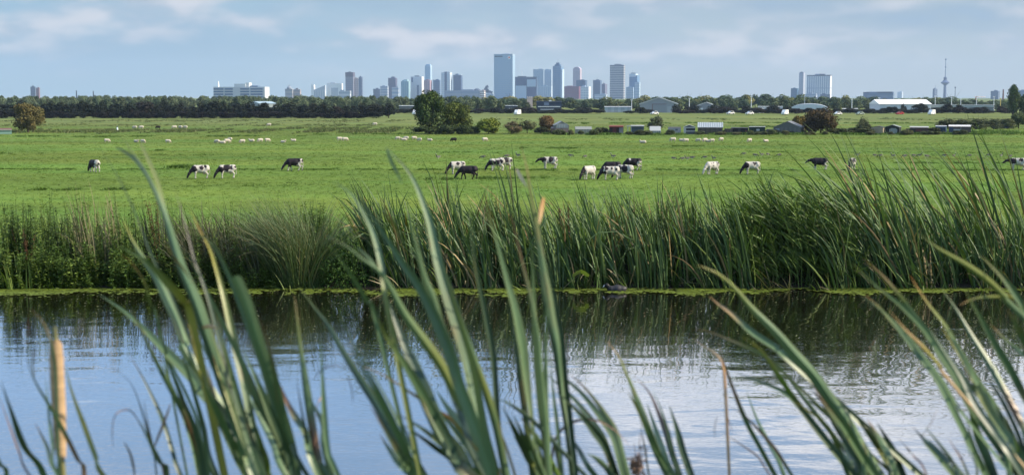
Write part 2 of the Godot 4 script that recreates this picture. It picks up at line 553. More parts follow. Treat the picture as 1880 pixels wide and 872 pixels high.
# ------------------------------------------------------------------ trees
var crowns := {}
func crown(kind: String, variant: int) -> ArrayMesh:   # unit crown: base at y = 0, one wide, one high
	var key := "%s%d" % [kind, variant]
	if crowns.has(key): return crowns[key]
	var r := RandomNumberGenerator.new()
	r.seed = hash(key)
	var leaves: int = {"far": 1000, "poplar": 800, "round": 9500, "bush": 4000, "ragged": 3200, "column": 4000}[kind]
	var size: float = {"far": 0.1, "poplar": 0.12, "round": 0.05, "bush": 0.07, "ragged": 0.055, "column": 0.065}[kind]
	var blobs := []
	for k in {"far": 14, "poplar": 14, "round": 24, "bush": 18, "ragged": 22, "column": 18}[kind]:
		var a := r.randf() * TAU
		var y := r.randf()
		var wid := sin(PI * clampf(y * 0.86 + 0.12, 0, 1))
		if kind in ["poplar", "column"]: wid = 0.75 * sin(PI * clampf(y * 0.8 + 0.2, 0, 1)) + 0.1
		if kind == "round": wid = sqrt(maxf(0.02, 1.0 - pow((y - 0.36) / 0.65, 2.0)))
		if kind == "bush": wid = cos(y * 1.2)
		var rad := r.randf_range(0.12, 0.29) * (0.8 if kind == "ragged" else 1.0)
		var d := (0.5 - rad * 0.9) * wid * sqrt(r.randf())
		if kind in ["round", "bush"] and k % 3: d = (0.5 - rad * 0.9) * wid
		blobs.append([Vector3(cos(a) * d, rad + y * (0.98 - 2.0 * rad), sin(a) * d), rad, r.randf_range(0.72, 1.28), r.randf_range(-0.12, 0.12)])
	var m := MB.new()
	for i in leaves:
		var b: Array = blobs[i % blobs.size()]
		var z := r.randf_range(-1, 1)
		var a := r.randf() * TAU
		var s := sqrt(1 - z * z)
		var u := Vector3(s * cos(a), z, s * sin(a))
		var rad: float = b[1] * (r.randf_range(0.62, 1.06) if kind != "ragged" else r.randf_range(0.3, 1.3))
		var p: Vector3 = b[0] + u * rad
		var g := (u + 0.9 * Vector3(r.randf_range(-1, 1), r.randf_range(-1, 1), r.randf_range(-1, 1))).normalized()
		var t := g.cross(Vector3(r.randf_range(-1, 1), r.randf_range(-1, 1), r.randf_range(-1, 1))).normalized()
		var q := g.cross(t)
		var l := size * r.randf_range(0.5, 1.35)
		var k: float = b[2] * r.randf_range(0.75, 1.25)
		m.col = Color(k * (1.0 + b[3]), k, k * (1.0 - b[3]))
		m.quadn(p - t * l * 0.6, p - q * l * 0.36 + t * l * 0.1, p + t * l * 0.6, p + q * l * 0.36, g)
	crowns[key] = m.mesh()
	return crowns[key]
func leafy(hex: String) -> StandardMaterial3D:
	return vmat("leafy" + hex, 0.75, 0.25, Color(hex), Color(0.42, 0.46, 0.2))
func trunk_mesh(h: float, w: float, r: RandomNumberGenerator) -> ArrayMesh:
	var m := MB.new()
	m.tube([Vector3(0, -0.2, 0), Vector3(r.randf_range(-0.1, 0.1), h * 0.3, 0), Vector3(r.randf_range(-0.2, 0.2), h * 0.75, 0)], [h * 0.032, h * 0.024, h * 0.008], 6)
	for k in 4:
		var y := h * r.randf_range(0.15, 0.5)
		var d := Vector3(r.randf_range(-1, 1), r.randf_range(0.5, 1.1), r.randf_range(-1, 1)).normalized() * w * r.randf_range(0.3, 0.45)
		m.tube([Vector3(0, y, 0), Vector3(0, y, 0) + d * 0.5 + Vector3(0, 0.1, 0), Vector3(0, y, 0) + d + Vector3(0, h * 0.08, 0)], [h * 0.014, h * 0.009, h * 0.003], 5)
	return m.mesh()
func tree(called: String, label: String, group: String, x: float, wpx: float, ytop: float, ybase: float, kind: String, variant: int, hex: String, clear := 0.12) -> Node3D:
	var p := on(x, ybase, FIELD)
	var d := -p.z
	var h := at(x, ytop, d).y - FIELD
	var w := wpx * d / F
	var o := thing(called, label, "tree" if called.ends_with("tree") else "bush", p, rng.randf() * 6.0, group)
	var low := clear * h
	obj("trunk" if clear > 0.0 else "stems", trunk_mesh(h, w, rng), mat("4a4038", 0.95, 0.1), o)
	var c := obj("crown" if clear > 0.0 else "foliage", crown(kind, variant), leafy(hex), o)
	c.scale = Vector3(w, h - low, w)
	c.position.y = low
	return o
func build_woods() -> void:
	# the wood behind the left hedgerow: too many poplars to count, one mass
	var wood := Node3D.new()
	wood.name = numbered("woodland")
	add_child(wood)
	tag(wood, "pale green poplar wood behind the dark hedgerow, hazy along the left horizon", "woodland", "", "stuff")
	for variant in 3:
		var T := []
		var C := []
		for k in 150:
			var x := rf(-60, 930)
			var d := rf(760, 1150)
			var top := rf(174.0, 181.0) + 1.5 * noise.get_noise_1d(x * 0.02) + (d - 950.0) * -0.002
			if x > 690: top = rf(174, 186)
			var p := at(x, 200, d)
			var h := at(x, top, d).y - FIELD
			var w := h * rf(0.7, 1.15)
			T.append(Transform3D(Basis(Vector3.UP, rf(0, 6)).scaled(Vector3(w, h, w)), Vector3(p.x, FIELD, -d)))
			var y := rf(0, 1)
			var b := rf(0.8, 1.2)
			C.append(Color(0.105 * b, 0.13 * b, 0.07 * b).lerp(Color(0.07 * b, 0.10 * b, 0.05 * b), y))
		multi("trees", crown("far", variant), T, C, vmat("leafywood", 0.8, 0.2, Color(1, 1, 1), Color(0.4, 0.44, 0.2)), wood)
	var belt := Node3D.new()
	belt.name = numbered("woodland")
	add_child(belt)
	tag(belt, "hazy mixed woodland filling the gaps behind the distant road on the right", "woodland", "", "stuff")
	for variant in 3:
		var T := []
		var C := []
		for k in 170:
			var x := rf(700, 1960)
			var d := rf(860, 1500)
			var top := rf(178, 187) - (3.0 if x > 1180 and x < 1560 else 0.0) + (3.0 if x > 1720 else 0.0)
			var p := at(x, 200, d)
			var h := at(x, top, d).y - FIELD
			var w := h * rf(0.9, 1.5)
			T.append(Transform3D(Basis(Vector3.UP, rf(0, 6)).scaled(Vector3(w, h, w)), Vector3(p.x, FIELD - 0.5, -d)))
			var y := rf(0, 1)
			var b := rf(0.8, 1.2)
			C.append(Color(0.10 * b, 0.12 * b, 0.055 * b).lerp(Color(0.05 * b, 0.08 * b, 0.045 * b), y))
		multi("trees", crown("far", variant), T, C, vmat("leafywood", 0.8, 0.2, Color(1, 1, 1), Color(0.4, 0.44, 0.2)), belt)
	# hedgerow trees on the left
	var x := -28.0
	while x < 706:
		var w := rf(18, 52)
		var top := 187.5 + 9.0 * noise.get_noise_1d(x * 0.03 + 7.0) + rf(-3.5, 3.5)
		if x > 480: top += 2.0
		tree("hedgerow_tree", "dark leafy tree in the hedgerow that closes off the left pasture", "hedgerow trees along the left pasture", x + w * 0.4, w * 1.15, top, 216.8 + rf(-0.7, 0.3), "far", rng.randi() % 4, ["20281d", "1e2719", "24281c", "1c251a", "27241c"][rng.randi() % 5], 0.06)
		x += w * 0.62
	x = -20.0
	while x < 700:
		tree("hedgerow_bush", "dark low bush at the foot of the left hedgerow", "bushes at the foot of the left hedgerow", x, rf(26, 40), rf(201, 207), 217.2, "bush", rng.randi() % 3, ["1a2017", "181f16", "1f1d18"][rng.randi() % 3], 0.0)
		x += rf(14, 22)
	# darker bushes along the motorway on the right
	x = 706.0
	while x < 1862:
		var w := rf(20, 38)
		var gap := (x > 1105 and x < 1150) or (x > 1205 and x < 1245) or (x > 1655 and x < 1668) or (x > 1690 and x < 1706) or (x > 1392 and x < 1402)
		if not gap:
			tree("roadside_bush", "dark bush beside the distant road, in front of the hangars", "bushes along the distant road", x, w * 1.1, rf(195, 203), 208.3 + rf(-0.4, 0.3), "bush", rng.randi() % 3, ["2a3024", "262c23", "2c2822", "232822"][rng.randi() % 4], 0.0)
		x += w * rf(0.4, 0.62)
	for t in [[1242, 26, 191], [1262, 20, 194], [1276, 24, 190], [1312, 34, 191], [1345, 30, 195], [1372, 26, 193], [1420, 30, 191], [1450, 26, 195], [1633, 20, 195], [1659, 14, 190], [1690, 36, 188], [1742, 40, 190], [1700, 28, 195], [1808, 26, 195], [1762, 24, 191], [1840, 24, 194]]:
		tree("roadside_tree", "dark round tree standing beside the distant road, in front of the hangars", "round trees along the distant road", t[0], t[1], t[2], 208.2, "far", rng.randi() % 4, ["2a3026", "302e27", "282f25"][rng.randi() % 3], 0.05)
	# paler trees beyond the road
	x = 850.0
	while x < 1880:
		var w := rf(26, 48)
		var top := rf(176, 185)
		if x > 1180: top = rf(171, 181)
		if x > 1540: top = rf(175, 188)
		if x > 1740: top = rf(182, 189)
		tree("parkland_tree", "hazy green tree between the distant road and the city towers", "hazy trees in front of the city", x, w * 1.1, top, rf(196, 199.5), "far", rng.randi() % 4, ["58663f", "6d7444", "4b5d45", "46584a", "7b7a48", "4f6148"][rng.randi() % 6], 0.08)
		x += w * 0.5
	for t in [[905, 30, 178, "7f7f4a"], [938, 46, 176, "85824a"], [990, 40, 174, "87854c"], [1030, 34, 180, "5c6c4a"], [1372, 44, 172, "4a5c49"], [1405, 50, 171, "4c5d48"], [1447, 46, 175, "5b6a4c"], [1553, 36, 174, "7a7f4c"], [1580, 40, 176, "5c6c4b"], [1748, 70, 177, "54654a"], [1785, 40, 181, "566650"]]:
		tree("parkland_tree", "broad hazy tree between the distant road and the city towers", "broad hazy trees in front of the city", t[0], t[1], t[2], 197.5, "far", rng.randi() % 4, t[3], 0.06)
	# trees round the allotments, nearer
	tree("large_tree", "tall dense green tree, largest in the pasture, left of the yellowing one", "", 789, 66, 161, 246, "round", 0, "3b4b22", 0.02)
	tree("large_tree", "green tree turning yellow on its right side, beside the tallest pasture tree", "", 839, 62, 183, 245, "round", 1, "4d5926", 0.02)
	tree("brown_tree", "brownish round tree alone at the far left of the pasture", "", 50, 62, 186, 243.5, "round", 2, "5f5833", 0.05)
	tree("red_tree", "dark reddish-brown tree behind the grey allotment shed", "", 1508, 66, 194, 246, "round", 3, "4a3e28", 0.01)
	tree("small_tree", "small green and orange tree left of the dark reddish one", "", 1470, 38, 208, 244, "bush", 1, "6a5b2c", 0.0)
	tree("poplar_tree", "tall narrow poplar at the right edge of the view", "", 1861, 32, 153, 214, "column", 0, "46572f", 0.06)
	tree("poplar_tree", "second poplar cut by the right edge of the view, lower than its neighbour", "", 1882, 30, 170, 214, "column", 1, "43532f", 0.06)
	tree("rounded_bush", "rounded bush under the poplars at the right edge of the view", "", 1872, 34, 203, 236, "bush", 2, "4a5633", 0.0)
	tree("yellow_bush", "bright yellow-green bush right of the two large pasture trees", "", 897, 54, 215, 246, "bush", 0, "6f7a2d", 0.0)
	tree("dark_bush", "dark bush between the yellowing tree and the yellow-green bush", "", 866, 34, 230, 246, "bush", 1, "424f2b", 0.0)
	tree("grey_shrub", "grey-brown ragged shrub left of the small leafless tree", "", 940, 44, 220, 246, "ragged", 0, "6b6047", 0.0)
	tree("thin_tree", "small thin-leaved tree with a dark trunk between grey shrub and reddish bush", "", 968, 44, 219, 245.5, "ragged", 1, "55573c", 0.2)
	tree("reddish_bush", "round reddish-brown bush beside the gabled greenhouse", "", 1003, 36, 208, 245, "bush", 2, "735c3d", 0.0)
	tree("dark_bush", "low dark bush at the left foot of the gabled greenhouse", "", 996, 34, 232, 246, "bush", 0, "39402b", 0.0)
	tree("grey_shrub", "grey-green shrub behind the blue shed with the flat white roof", "", 1207, 40, 210, 243, "ragged", 0, "565b45", 0.0)
	tree("grey_shrub", "slim grey-green shrub left of the beige shed", "", 1586, 30, 213, 246, "ragged", 1, "5f6348", 0.0)
	tree("dark_bush", "dark bush between the small grey greenhouse and the red-roofed shed", "", 1103, 34, 232, 246, "bush", 1, "454b32", 0.0)
	tree("dark_bush", "low dark bush left of the beige shed", "", 1590, 40, 234, 246.5, "bush", 2, "4b5134", 0.0)
	for t in [[1742, 50], [1772, 50], [1800, 56], [1830, 44], [1852, 30]]:
		tree("hedge_bush", "olive bush in the overgrown hedge left of the blue truck", "overgrown hedge by the blue truck", t[0], t[1], rf(215, 220), 237, "bush", rng.randi() % 3, ["5a6040", "535a3c"][rng.randi() % 2], 0.0)
	for t in [[1420, 40], [1460, 50], [1540, 50], [1570, 34], [1720, 40], [1335, 20]]:
		tree("hedge_bush", "low dark bush between the allotment sheds", "low bushes between the allotment sheds", t[0], t[1], rf(232, 237), 246, "bush", rng.randi() % 3, ["4b5336", "474d33"][rng.randi() % 2], 0.0)
	for i in 34:
		var sx := rf(1010, 1800)
		tree("hedge_bush", "scrubby low bush in the long grass before the allotment sheds", "scrub before the allotment sheds", sx, rf(12, 26), rf(236.5, 242), 247.6, "bush", rng.randi() % 3, ["565f3c", "4d5537", "5f6040"][rng.randi() % 3], 0.0)
	for t in [[780, 60], [820, 50], [850, 40]]:
		tree("hedge_bush", "dark undergrowth bush under the two large pasture trees", "undergrowth under the large trees", t[0], t[1], rf(226, 232), 246.5, "bush", rng.randi() % 3, "3d4a28", 0.0)
# ------------------------------------------------------------------ the city
func tower(called: String, label: String, x0: float, xs: float, x1: float, ytop: float, depth: float, front: String, style := "", n := 0, band := "4d5a6b", cat := "tower", ybase := 0.0) -> Array:
	# x0..xs is the front, xs..x1 the right flank; the block turns its flank towards the evening side
	var k := depth / F
	var a := deg_to_rad(24.0)
	var W := maxf((xs - x0) * k / cos(a), 1.0)
	var D := (x1 - xs) * k / sin(a) if x1 > xs else W * 0.8
	if x1 <= xs:
		a = 0.0
		W = (xs - x0) * k
	var cx := (x0 + x1) * 0.5
	var p := at(cx, 178, depth)
	var base := FIELD if ybase == 0.0 else at(cx, ybase, depth).y
	var h := at(cx, ytop, depth).y - base
	var o := thing(called, label, cat, Vector3(p.x, base, -depth), -atan((cx - 940.0) / F) - a)
	var m := MB.new()
	m.box(Vector3(-W / 2, 0, -D / 2), Vector3(W / 2, h, D / 2))
	var tint := Color(front)
	var lum := tint.get_luminance()
	obj("wall", m.mesh(), mat(tint.lerp(Color(lum, lum, lum), 0.18).to_html(false), 0.7, 0.3), o)
	var glass := mat(band, 0.35, 0.5)
	var e := 0.35
	if style == "bands":
		for i in n:
			var b := MB.new()
			var y0 := h * (i + 0.35) / n
			b.box(Vector3(-W / 2 - e, y0, -D / 2 - e), Vector3(W / 2 + e, y0 + h / n * 0.5, D / 2 + e))
			obj("window_band", b.mesh(), glass, o)
	elif style == "strips":
		for i in n:
			var b := MB.new()
			var xx := -W / 2 + W * (i + 0.5) / n
			b.box(Vector3(xx - W / n * 0.22, h * 0.05, -D / 2 - e), Vector3(xx + W / n * 0.22, h * 0.95, D / 2 + e))
			obj("window_strip", b.mesh(), glass, o)
	elif style == "grid":
		for i in n:
			for j in maxi(2, int(n * h / W * 0.8)):
				var rows := maxi(2, int(n * h / W * 0.8))
				var b := MB.new()
				var xx := -W / 2 + W * (i + 0.5) / n
				var yy := h * (j + 0.5) / rows
				b.box(Vector3(xx - W / n * 0.3, yy - h / rows * 0.28, D / 2 - 0.5), Vector3(xx + W / n * 0.3, yy + h / rows * 0.28, D / 2 + e))
				obj("window", b.mesh(), glass, o)
	elif style == "glass":
		var b := MB.new()
		for i in int(h / 7.0):
			b.box(Vector3(-W / 2 - 0.1, i * 7.0 + 2.0, -D / 2 - 0.1), Vector3(W / 2 + 0.1, i * 7.0 + 5.4, D / 2 + 0.1))
		obj("window_rows", b.mesh(), glass, o).set_meta("kind", "stuff")
	if W > 6.0:
		var rp := MB.new()
		var ru := rf(-0.25, 0.2)
		rp.box(Vector3((ru - 0.18) * W, h, -D * 0.25), Vector3((ru + 0.2) * W, h + rf(1.6, 3.6), D * 0.2))
		if rng.randf() < 0.6: rp.tube([Vector3(ru * W, h, D * 0.3), Vector3(ru * W, h + rf(5, 11), D * 0.3)], [0.35, 0.2], 4)
		obj("roof_plant", rp.mesh(), mat(band if band else front, 0.7, 0.3), o)
	return [o, W, h, D, k]
func add_box(t: Array, called: String, hex: String, u0: float, u1: float, v0: float, v1: float, w0 := 0.0, w1 := 1.0, proud := 0.5) -> void:   # fractions of the block's width, height and depth
	var m := MB.new()
	m.box(Vector3((u0 - 0.5) * t[1], v0 * t[2], (w0 - 0.5) * t[3] - (proud if w0 == 0.0 else 0.0)), Vector3((u1 - 0.5) * t[1], v1 * t[2], (w1 - 0.5) * t[3] + (proud if w1 == 1.0 else 0.0)))
	obj(called, m.mesh(), mat(hex, 0.6, 0.3), t[0])
func add_pole(t: Array, called: String, hex: String, u: float, v0: float, v1: float, r: float) -> void:
	var m := MB.new()
	m.tube([Vector3((u - 0.5) * t[1], v0 * t[2], 0), Vector3((u - 0.5) * t[1], v1 * t[2], 0)], [r, r * 0.6], 6)
	obj(called, m.mesh(), mat(hex, 0.6, 0.3), t[0])
func build_skyline() -> void:
	var t: Array
	t = tower("apartment_tower", "narrow two-tone tower far left, blue-grey beside brick red", 55, 63, 64, 159, 4600, "5d6b80", "bands", 6, "48566b")
	t = tower("apartment_tower", "slim brick-red tower touching the blue-grey one far left", 65, 70, 71.5, 161, 4650, "8a5f58", "bands", 6, "6d4a48")
	for s in [[139, 166], [170, 167]]:
		var p := at(s[0], 178, 3200)
		var c := MB.new()
		c.tube([Vector3.ZERO, Vector3(0, at(s[0], s[1], 3200).y - FIELD, 0)], [1.6, 1.1], 8)
		var ch := obj("chimney", c.mesh(), mat("37404c"))
		ch.position = Vector3(p.x, FIELD, -3200)
		tag(ch, ["thin dark chimney above the left woods, nearer the two-tone tower", "thin dark chimney above the left woods, nearer the long white block"][int(s[0] > 150)], "chimney", "thin chimneys above the left woods")
	# long white block on the left
	t = tower("hospital_block", "long white slab block with dark window bands and a bright end wall, left", 392, 484, 493, 159.5, 2800, "b2b8bd", "", 0, "5b6f88", "building")
	for i in 4:
		for b in [[0.0, 0.2], [0.215, 0.38], [0.52, 0.70], [0.72, 0.96]]:
			add_box(t, "window_band", "566a84", b[0] + 0.005, b[1], 0.22 + i * 0.19, 0.33 + i * 0.19, 0.5, 1.0, 0.4)
	add_box(t, "penthouse", "bfc4c6", 0.4, 0.62, 1.0, 1.22, 0.2, 0.9)
	add_box(t, "penthouse", "cfd0ce", 0.6, 0.68, 1.0, 1.3, 0.3, 0.8)
	add_pole(t, "mast", "f2f2ee", 0.05, 1.0, 1.42, 1.6)
	t = tower("domed_building", "small pale building with a cupola on the horizon", 523, 536, 538, 163, 3600, "a9a6a8", "bands", 3, "8d929c", "building")
	var dome := MB.new()
	dome.lathe([Vector2(6.5, 0), Vector2(6.0, 3.2), Vector2(4.0, 5.6), Vector2(1.0, 6.6), Vector2(0.5, 10), Vector2(0, 10)], 12, Vector3(0, t[2], 0))
	obj("cupola", dome.mesh(), mat("7f8794"), t[0])
	t = tower("low_building", "low brownish building right of the cupola on the horizon", 538, 550, 552, 164, 3600, "a39595", "bands", 3, "85858e", "building")
	add_box(t, "roof_hut", "8f8389", 0.35, 0.65, 1.0, 1.12, 0.3, 0.7)
	# white frames
	t = tower("office_block", "white office block with a sloping roof line, left of the white frame block", 571, 596, 598, 165, 4200, "b9bfc8", "strips", 6, "98a4b3", "building")
	add_box(t, "stair_tower", "dcdde0", 0.0, 0.2, 0.0, 1.55)
	var w := MB.new()
	w.prism([Vector2(-t[1] * 0.28, t[2]), Vector2(t[1] * 0.5, t[2]), Vector2(t[1] * 0.5, t[2] * 1.5)], -t[3] * 0.4, t[3] * 0.45)
	obj("sloping_roof", w.mesh(), mat("a8b1bd"), t[0])
	t = tower("frame_block", "white block like a square frame round a grey core", 600, 627, 629, 153, 4200, "d8d9dc", "", 0, "a9b0ba", "building")
	add_box(t, "window_wall", "a9b0ba", 0.28, 0.75, 0.0, 0.72, 0.5, 1.0)
	t = tower("low_building", "low pale building in front of the white frame block", 622, 642, 644, 167, 4000, "b7bcc2", "bands", 2, "8d9aa8", "building")
	t = tower("city_tower", "tall mauve-grey tower with a dark crown, leftmost of the high ones", 634, 648, 651, 133, 4900, "7c7d8c", "glass", 0, "666b7d")
	add_box(t, "crown", "554e5c", -0.01, 1.01, 0.84, 1.005)
	t = tower("city_tower", "slim pinkish tower against the mauve-grey one", 651, 657, 658, 143, 4900, "b9a6a4", "glass", 0, "a39398")
	t = tower("city_tower", "slim blue-grey slab right of the pinkish tower", 658.5, 664, 666, 141, 4900, "5c6b84", "glass", 0, "4c5c78")
	t = tower("low_building", "dark flat-topped low building left of the dark mauve tower", 685, 697, 698, 163, 4800, "55637a", "bands", 4, "465570", "building")
	t = tower("office_block", "pale grey office block left of the dark mauve tower", 698, 711, 713, 158, 4850, "aab2bd", "bands", 5, "7f8fa5", "building")
	t = tower("city_tower", "dark mauve tower with a stepped top", 712.5, 726, 729, 143, 4900, "5e6076", "glass", 0, "4f5670")
	add_box(t, "stepped_top", "555a72", 0.35, 0.8, 1.0, 1.06, 0.2, 0.8)
	t = tower("low_building", "low pale building below the dark mauve tower", 719, 731, 732.5, 160, 4700, "a8b0ba", "bands", 3, "7b8ea8", "building")
	t = tower("city_tower", "pale teal glass tower with a stepped top", 736, 750, 753, 149, 4900, "7fa3ae", "strips", 4, "5f8da3")
	add_box(t, "stepped_top", "9fbcc4", 0.3, 0.8, 1.0, 1.1, 0.2, 0.8)
	t = tower("city_tower", "white tower with one dark vertical slot near its left edge", 754, 774, 778, 140.5, 4950, "c2c6cd", "", 0)
	add_box(t, "window_strip", "5a6880", 0.06, 0.2, 0.75, 0.96)
	add_box(t, "window_strip", "66758c", 0.55, 0.75, 0.0, 0.62)
	t = tower("city_tower", "slender pale glass tower, tallest of the left group", 780, 790, 793, 120, 5100, "9db6cb", "glass", 0, "8aa8c2")
	add_box(t, "top_screen", "8fb0cd", 0.15, 0.9, 1.0, 1.03, 0.1, 0.9)
	t = tower("city_tower", "pinkish brick tower in front of the slender glass one", 778, 789, 793, 147, 4900, "a28490", "strips", 3, "8a707f")
	t = tower("office_block", "dark blue office block right of the pinkish brick tower", 795, 807, 809, 146.5, 4950, "5d7590", "glass", 0, "4a6583")
	t = tower("city_tower", "white tower split by a dark vertical strip", 810, 826, 830, 133, 4900, "b8c3d1", "glass", 0, "a6b4c5")
	add_box(t, "window_strip", "4f5f7c", 0.38, 0.66, 0.0, 1.03)
	t = tower("city_tower", "dark navy tower with pale edges, right of the white split one", 832, 846, 849, 138, 4900, "44587a", "glass", 0, "3b4f72")
	add_box(t, "roof_frame", "a6b5c8", 0.0, 1.0, 1.0, 1.015)
	add_box(t, "roof_plant", "4d607f", 0.3, 0.62, 1.0, 1.06, 0.2, 0.8)
	t = tower("office_block", "long low grey office block with a striped white end, behind the largest tree", 817, 880, 882, 166, 3900, "8f99ab", "bands", 2, "7f8ca3", "building")
	t = tower("stair_block", "short white block with dark stripes at the end of the long grey office", 881, 889, 891, 166, 3880, "d9d3d2", "bands", 4, "8e8288", "building")
	t = tower("low_building", "low white building left of the tallest tower", 892, 906, 907, 172, 4300, "c3cad2", "bands", 2, "8d9cb2", "building")
	var sh := thing("dark_dome", "dark low dome on the roofs left of the tallest tower", "dome", Vector3(at(876, 178, 4400).x, FIELD, -4400))
	var dm := MB.new()
	dm.lathe([Vector2(11, 0), Vector2(11, 26), Vector2(9, 30), Vector2(5, 32.5), Vector2(0, 33.5)], 14)
	obj("dome", dm.mesh(), mat("4a586c"), sh)
	var cr := thing("tilted_structure", "dark jagged steel structure on the roofs left of the tallest tower", "structure", Vector3(at(894, 178, 4400).x, FIELD, -4400))
	for b in [[-13, 20, 0.35, 16, 12], [-3, 28, -0.5, 14, 13], [8, 22, -0.3, 18, 9], [0, 38, 0.5, 9, 8]]:
		var q := MB.new()
		q.box(Vector3(-b[3] / 2.0, -b[4] / 2.0, -5), Vector3(b[3] / 2.0, b[4] / 2.0, 5), Transform3D(Basis(Vector3.BACK, b[2]), Vector3(b[0], b[1], 0)))
		obj("steel_box", q.mesh(), mat("4c586e"), cr)
	var cb := MB.new()
	cb.box(Vector3(-12, 0, -4), Vector3(10, 16, 4))
	obj("base", cb.mesh(), mat("5a6679"), cr)
	# tallest tower with its lower wing
	t = tower("skyscraper", "tallest tower: pale blue glass slab with a dark top sign and round red logo", 907, 941, 945.5, 100, 4950, "8fa9bf", "glass", 0, "84a0b9")
	add_box(t, "top_sign", "3f4c5e", 0.05, 0.46, 0.945, 0.97, 0.5, 1.0, 1.0)
	add_box(t, "roof_edge", "7d90a5", 0.0, 1.0, 1.0, 1.008)
	var lg := MB.new()
	lg.prism(range(20).map(func(i): return Vector2(cos(TAU * i / 20) * 5.5, sin(TAU * i / 20) * 5.5)), 0.0, 0.8, Transform3D(Basis(), Vector3(t[1] * 0.32, t[2] * 0.93, t[3] * 0.5 + 0.3)))
	var logo := obj("logo", lg.mesh(), mat("e6e0dc"), t[0])
	var l2 := MB.new()
	l2.prism(range(12).map(func(i): return Vector2(cos(TAU * i / 12) * 3.0, sin(TAU * i / 12) * 3.0)), 0.0, 0.5, Transform3D(Basis(), Vector3(t[1] * 0.32, t[2] * 0.93, t[3] * 0.5 + 1.1)))
	obj("logo_centre", l2.mesh(), mat("d8572f"), logo)
	t = tower("office_tower", "navy-framed office wing with four quarters of light and dark glass", 945.5, 985, 987, 141, 4900, "3e5473", "", 0)
	add_box(t, "glass_quarter", "324a6b", 0.03, 0.5, 0.63, 0.96, 0.5, 1.0)
	add_box(t, "glass_quarter", "9fb3c6", 0.56, 0.97, 0.55, 0.88, 0.5, 1.0)
	add_box(t, "glass_quarter", "a3b6c8", 0.03, 0.53, 0.0, 0.6, 0.5, 1.0)
	add_box(t, "glass_quarter", "2c4266", 0.57, 0.97, 0.0, 0.52, 0.5, 1.0)
	t = tower("white_spire", "white spire rising behind the navy-framed office wing", 957.5, 959.5, 959.5, 131, 5300, "e4e6e8", "", 0)
	t = tower("city_tower", "pale blue slab tower, left one of a close pair", 979, 998, 998.5, 127, 5600, "93a9bd", "strips", 10, "7f99b1")
	t = tower("city_tower", "pale blue slab tower, right one of a close pair", 999.5, 1012.5, 1013.5, 127.5, 5650, "9db1c3", "strips", 7, "88a1b8")
	t = tower("low_building", "pale low block below the close pair of slab towers", 985, 1012, 1014, 158, 5500, "9fb2c5", "strips", 8, "7e98b2", "building")
	t = tower("city_tower", "blue office tower with rounded cap and thin antenna", 1015, 1030, 1035, 121, 5200, "6a87a5", "glass", 0, "587899")
	add_box(t, "cap", "48627f", 0.15, 0.75, 1.0, 1.05, 0.2, 0.8)
	add_box(t, "cap", "3f5874", 0.3, 0.62, 1.05, 1.1, 0.3, 0.7)
	add_pole(t, "antenna", "5a6b80", 0.45, 1.1, 1.22, 0.6)
	add_box(t, "shoulder", "a9bccd", 0.98, 1.12, 0.0, 0.9, 0.2, 0.9)
	t = tower("city_tower", "pinkish-grey tower with a rounded top", 1052, 1065, 1068, 128, 5600, "a59aa9", "strips", 5, "8f8798")
	var rt := MB.new()
	rt.prism(range(13).map(func(i): return Vector2(cos(PI * i / 12) * t[1] * 0.5, t[2] + sin(PI * i / 12) * 11.0)), -t[3] * 0.5, t[3] * 0.5)
	obj("rounded_top", rt.mesh(), mat("a297a6"), t[0])
	t = tower("brick_block", "low wide reddish-brown block below the pinkish-grey tower", 1036, 1063, 1066, 158.5, 4800, "7c4f60", "bands", 4, "6b4356", "building")
	t = tower("office_block", "dark blue cube building right of the pinkish-grey tower", 1058, 1075, 1078, 147, 5000, "4f6685", "glass", 0, "415a7b", "building", 160)
	t = tower("grid_block", "white block with a grid of windows right of the reddish-brown one", 1066, 1081, 1085, 159, 4700, "c5ccd4", "grid", 5, "8d9cb0", "building")
	t = tower("city_tower", "dark blue-grey tower, left one of a stepped pair", 1089, 1102, 1105, 147, 5000, "546784", "glass", 0, "475c7b")
	t = tower("city_tower", "mauve-grey tower, right one of a stepped pair", 1105, 1111, 1115, 154, 5050, "6f6f87", "glass", 0, "5f637e")
	t = tower("low_building", "low white building at the foot of the banded tower", 1092, 1113, 1115, 173, 4500, "bcc4cc", "bands", 2, "8c9aae", "building")
	t = tower("banded_tower", "grey office tower with even horizontal window bands and a flat cap", 1120, 1145, 1147.5, 119, 4900, "a3a7ad", "bands", 15, "6d7280")
	add_box(t, "cap", "6c6f7b", 0.3, 0.62, 1.0, 1.025, 0.2, 0.8)
	add_box(t, "top_band", "626674", -0.005, 1.005, 0.955, 0.985)
	t = tower("city_tower", "blue glass tower with a pale top and a small antenna", 1155.5, 1170, 1174.5, 138, 5100, "5f83a8", "glass", 0, "4f769e")
	add_box(t, "pale_top", "b4c3d2", 0.0, 0.8, 0.93, 1.06)
	add_box(t, "roof_sign", "55606f", 0.2, 0.75, 1.07, 1.1, 0.5, 1.0)
	add_pole(t, "antenna", "6b7786", 0.25, 1.1, 1.2, 0.5)
	t = tower("office_block", "pale blue low block at the left foot of the blue glass tower", 1150, 1163, 1164, 160, 5000, "9db2c6", "bands", 5, "86a0b9", "building")
	t = tower("office_block", "pale block at the right foot of the blue glass tower", 1166, 1174, 1176, 151, 5050, "a7bac9", "bands", 6, "8fa7bb", "building")
	# right group
	t = tower("office_block", "small dark teal block left of the slim grey tower", 1453, 1464, 1467, 162, 4500, "41637f", "glass", 0, "37587a", "building")
	t = tower("slim_tower", "slim pale grey tower beside the broad white slab", 1467.5, 1475.5, 1478, 133.5, 4600, "9aa1b3", "", 0)
	add_box(t, "cap", "878fa3", 0.1, 0.9, 1.0, 1.03, 0.2, 0.8)
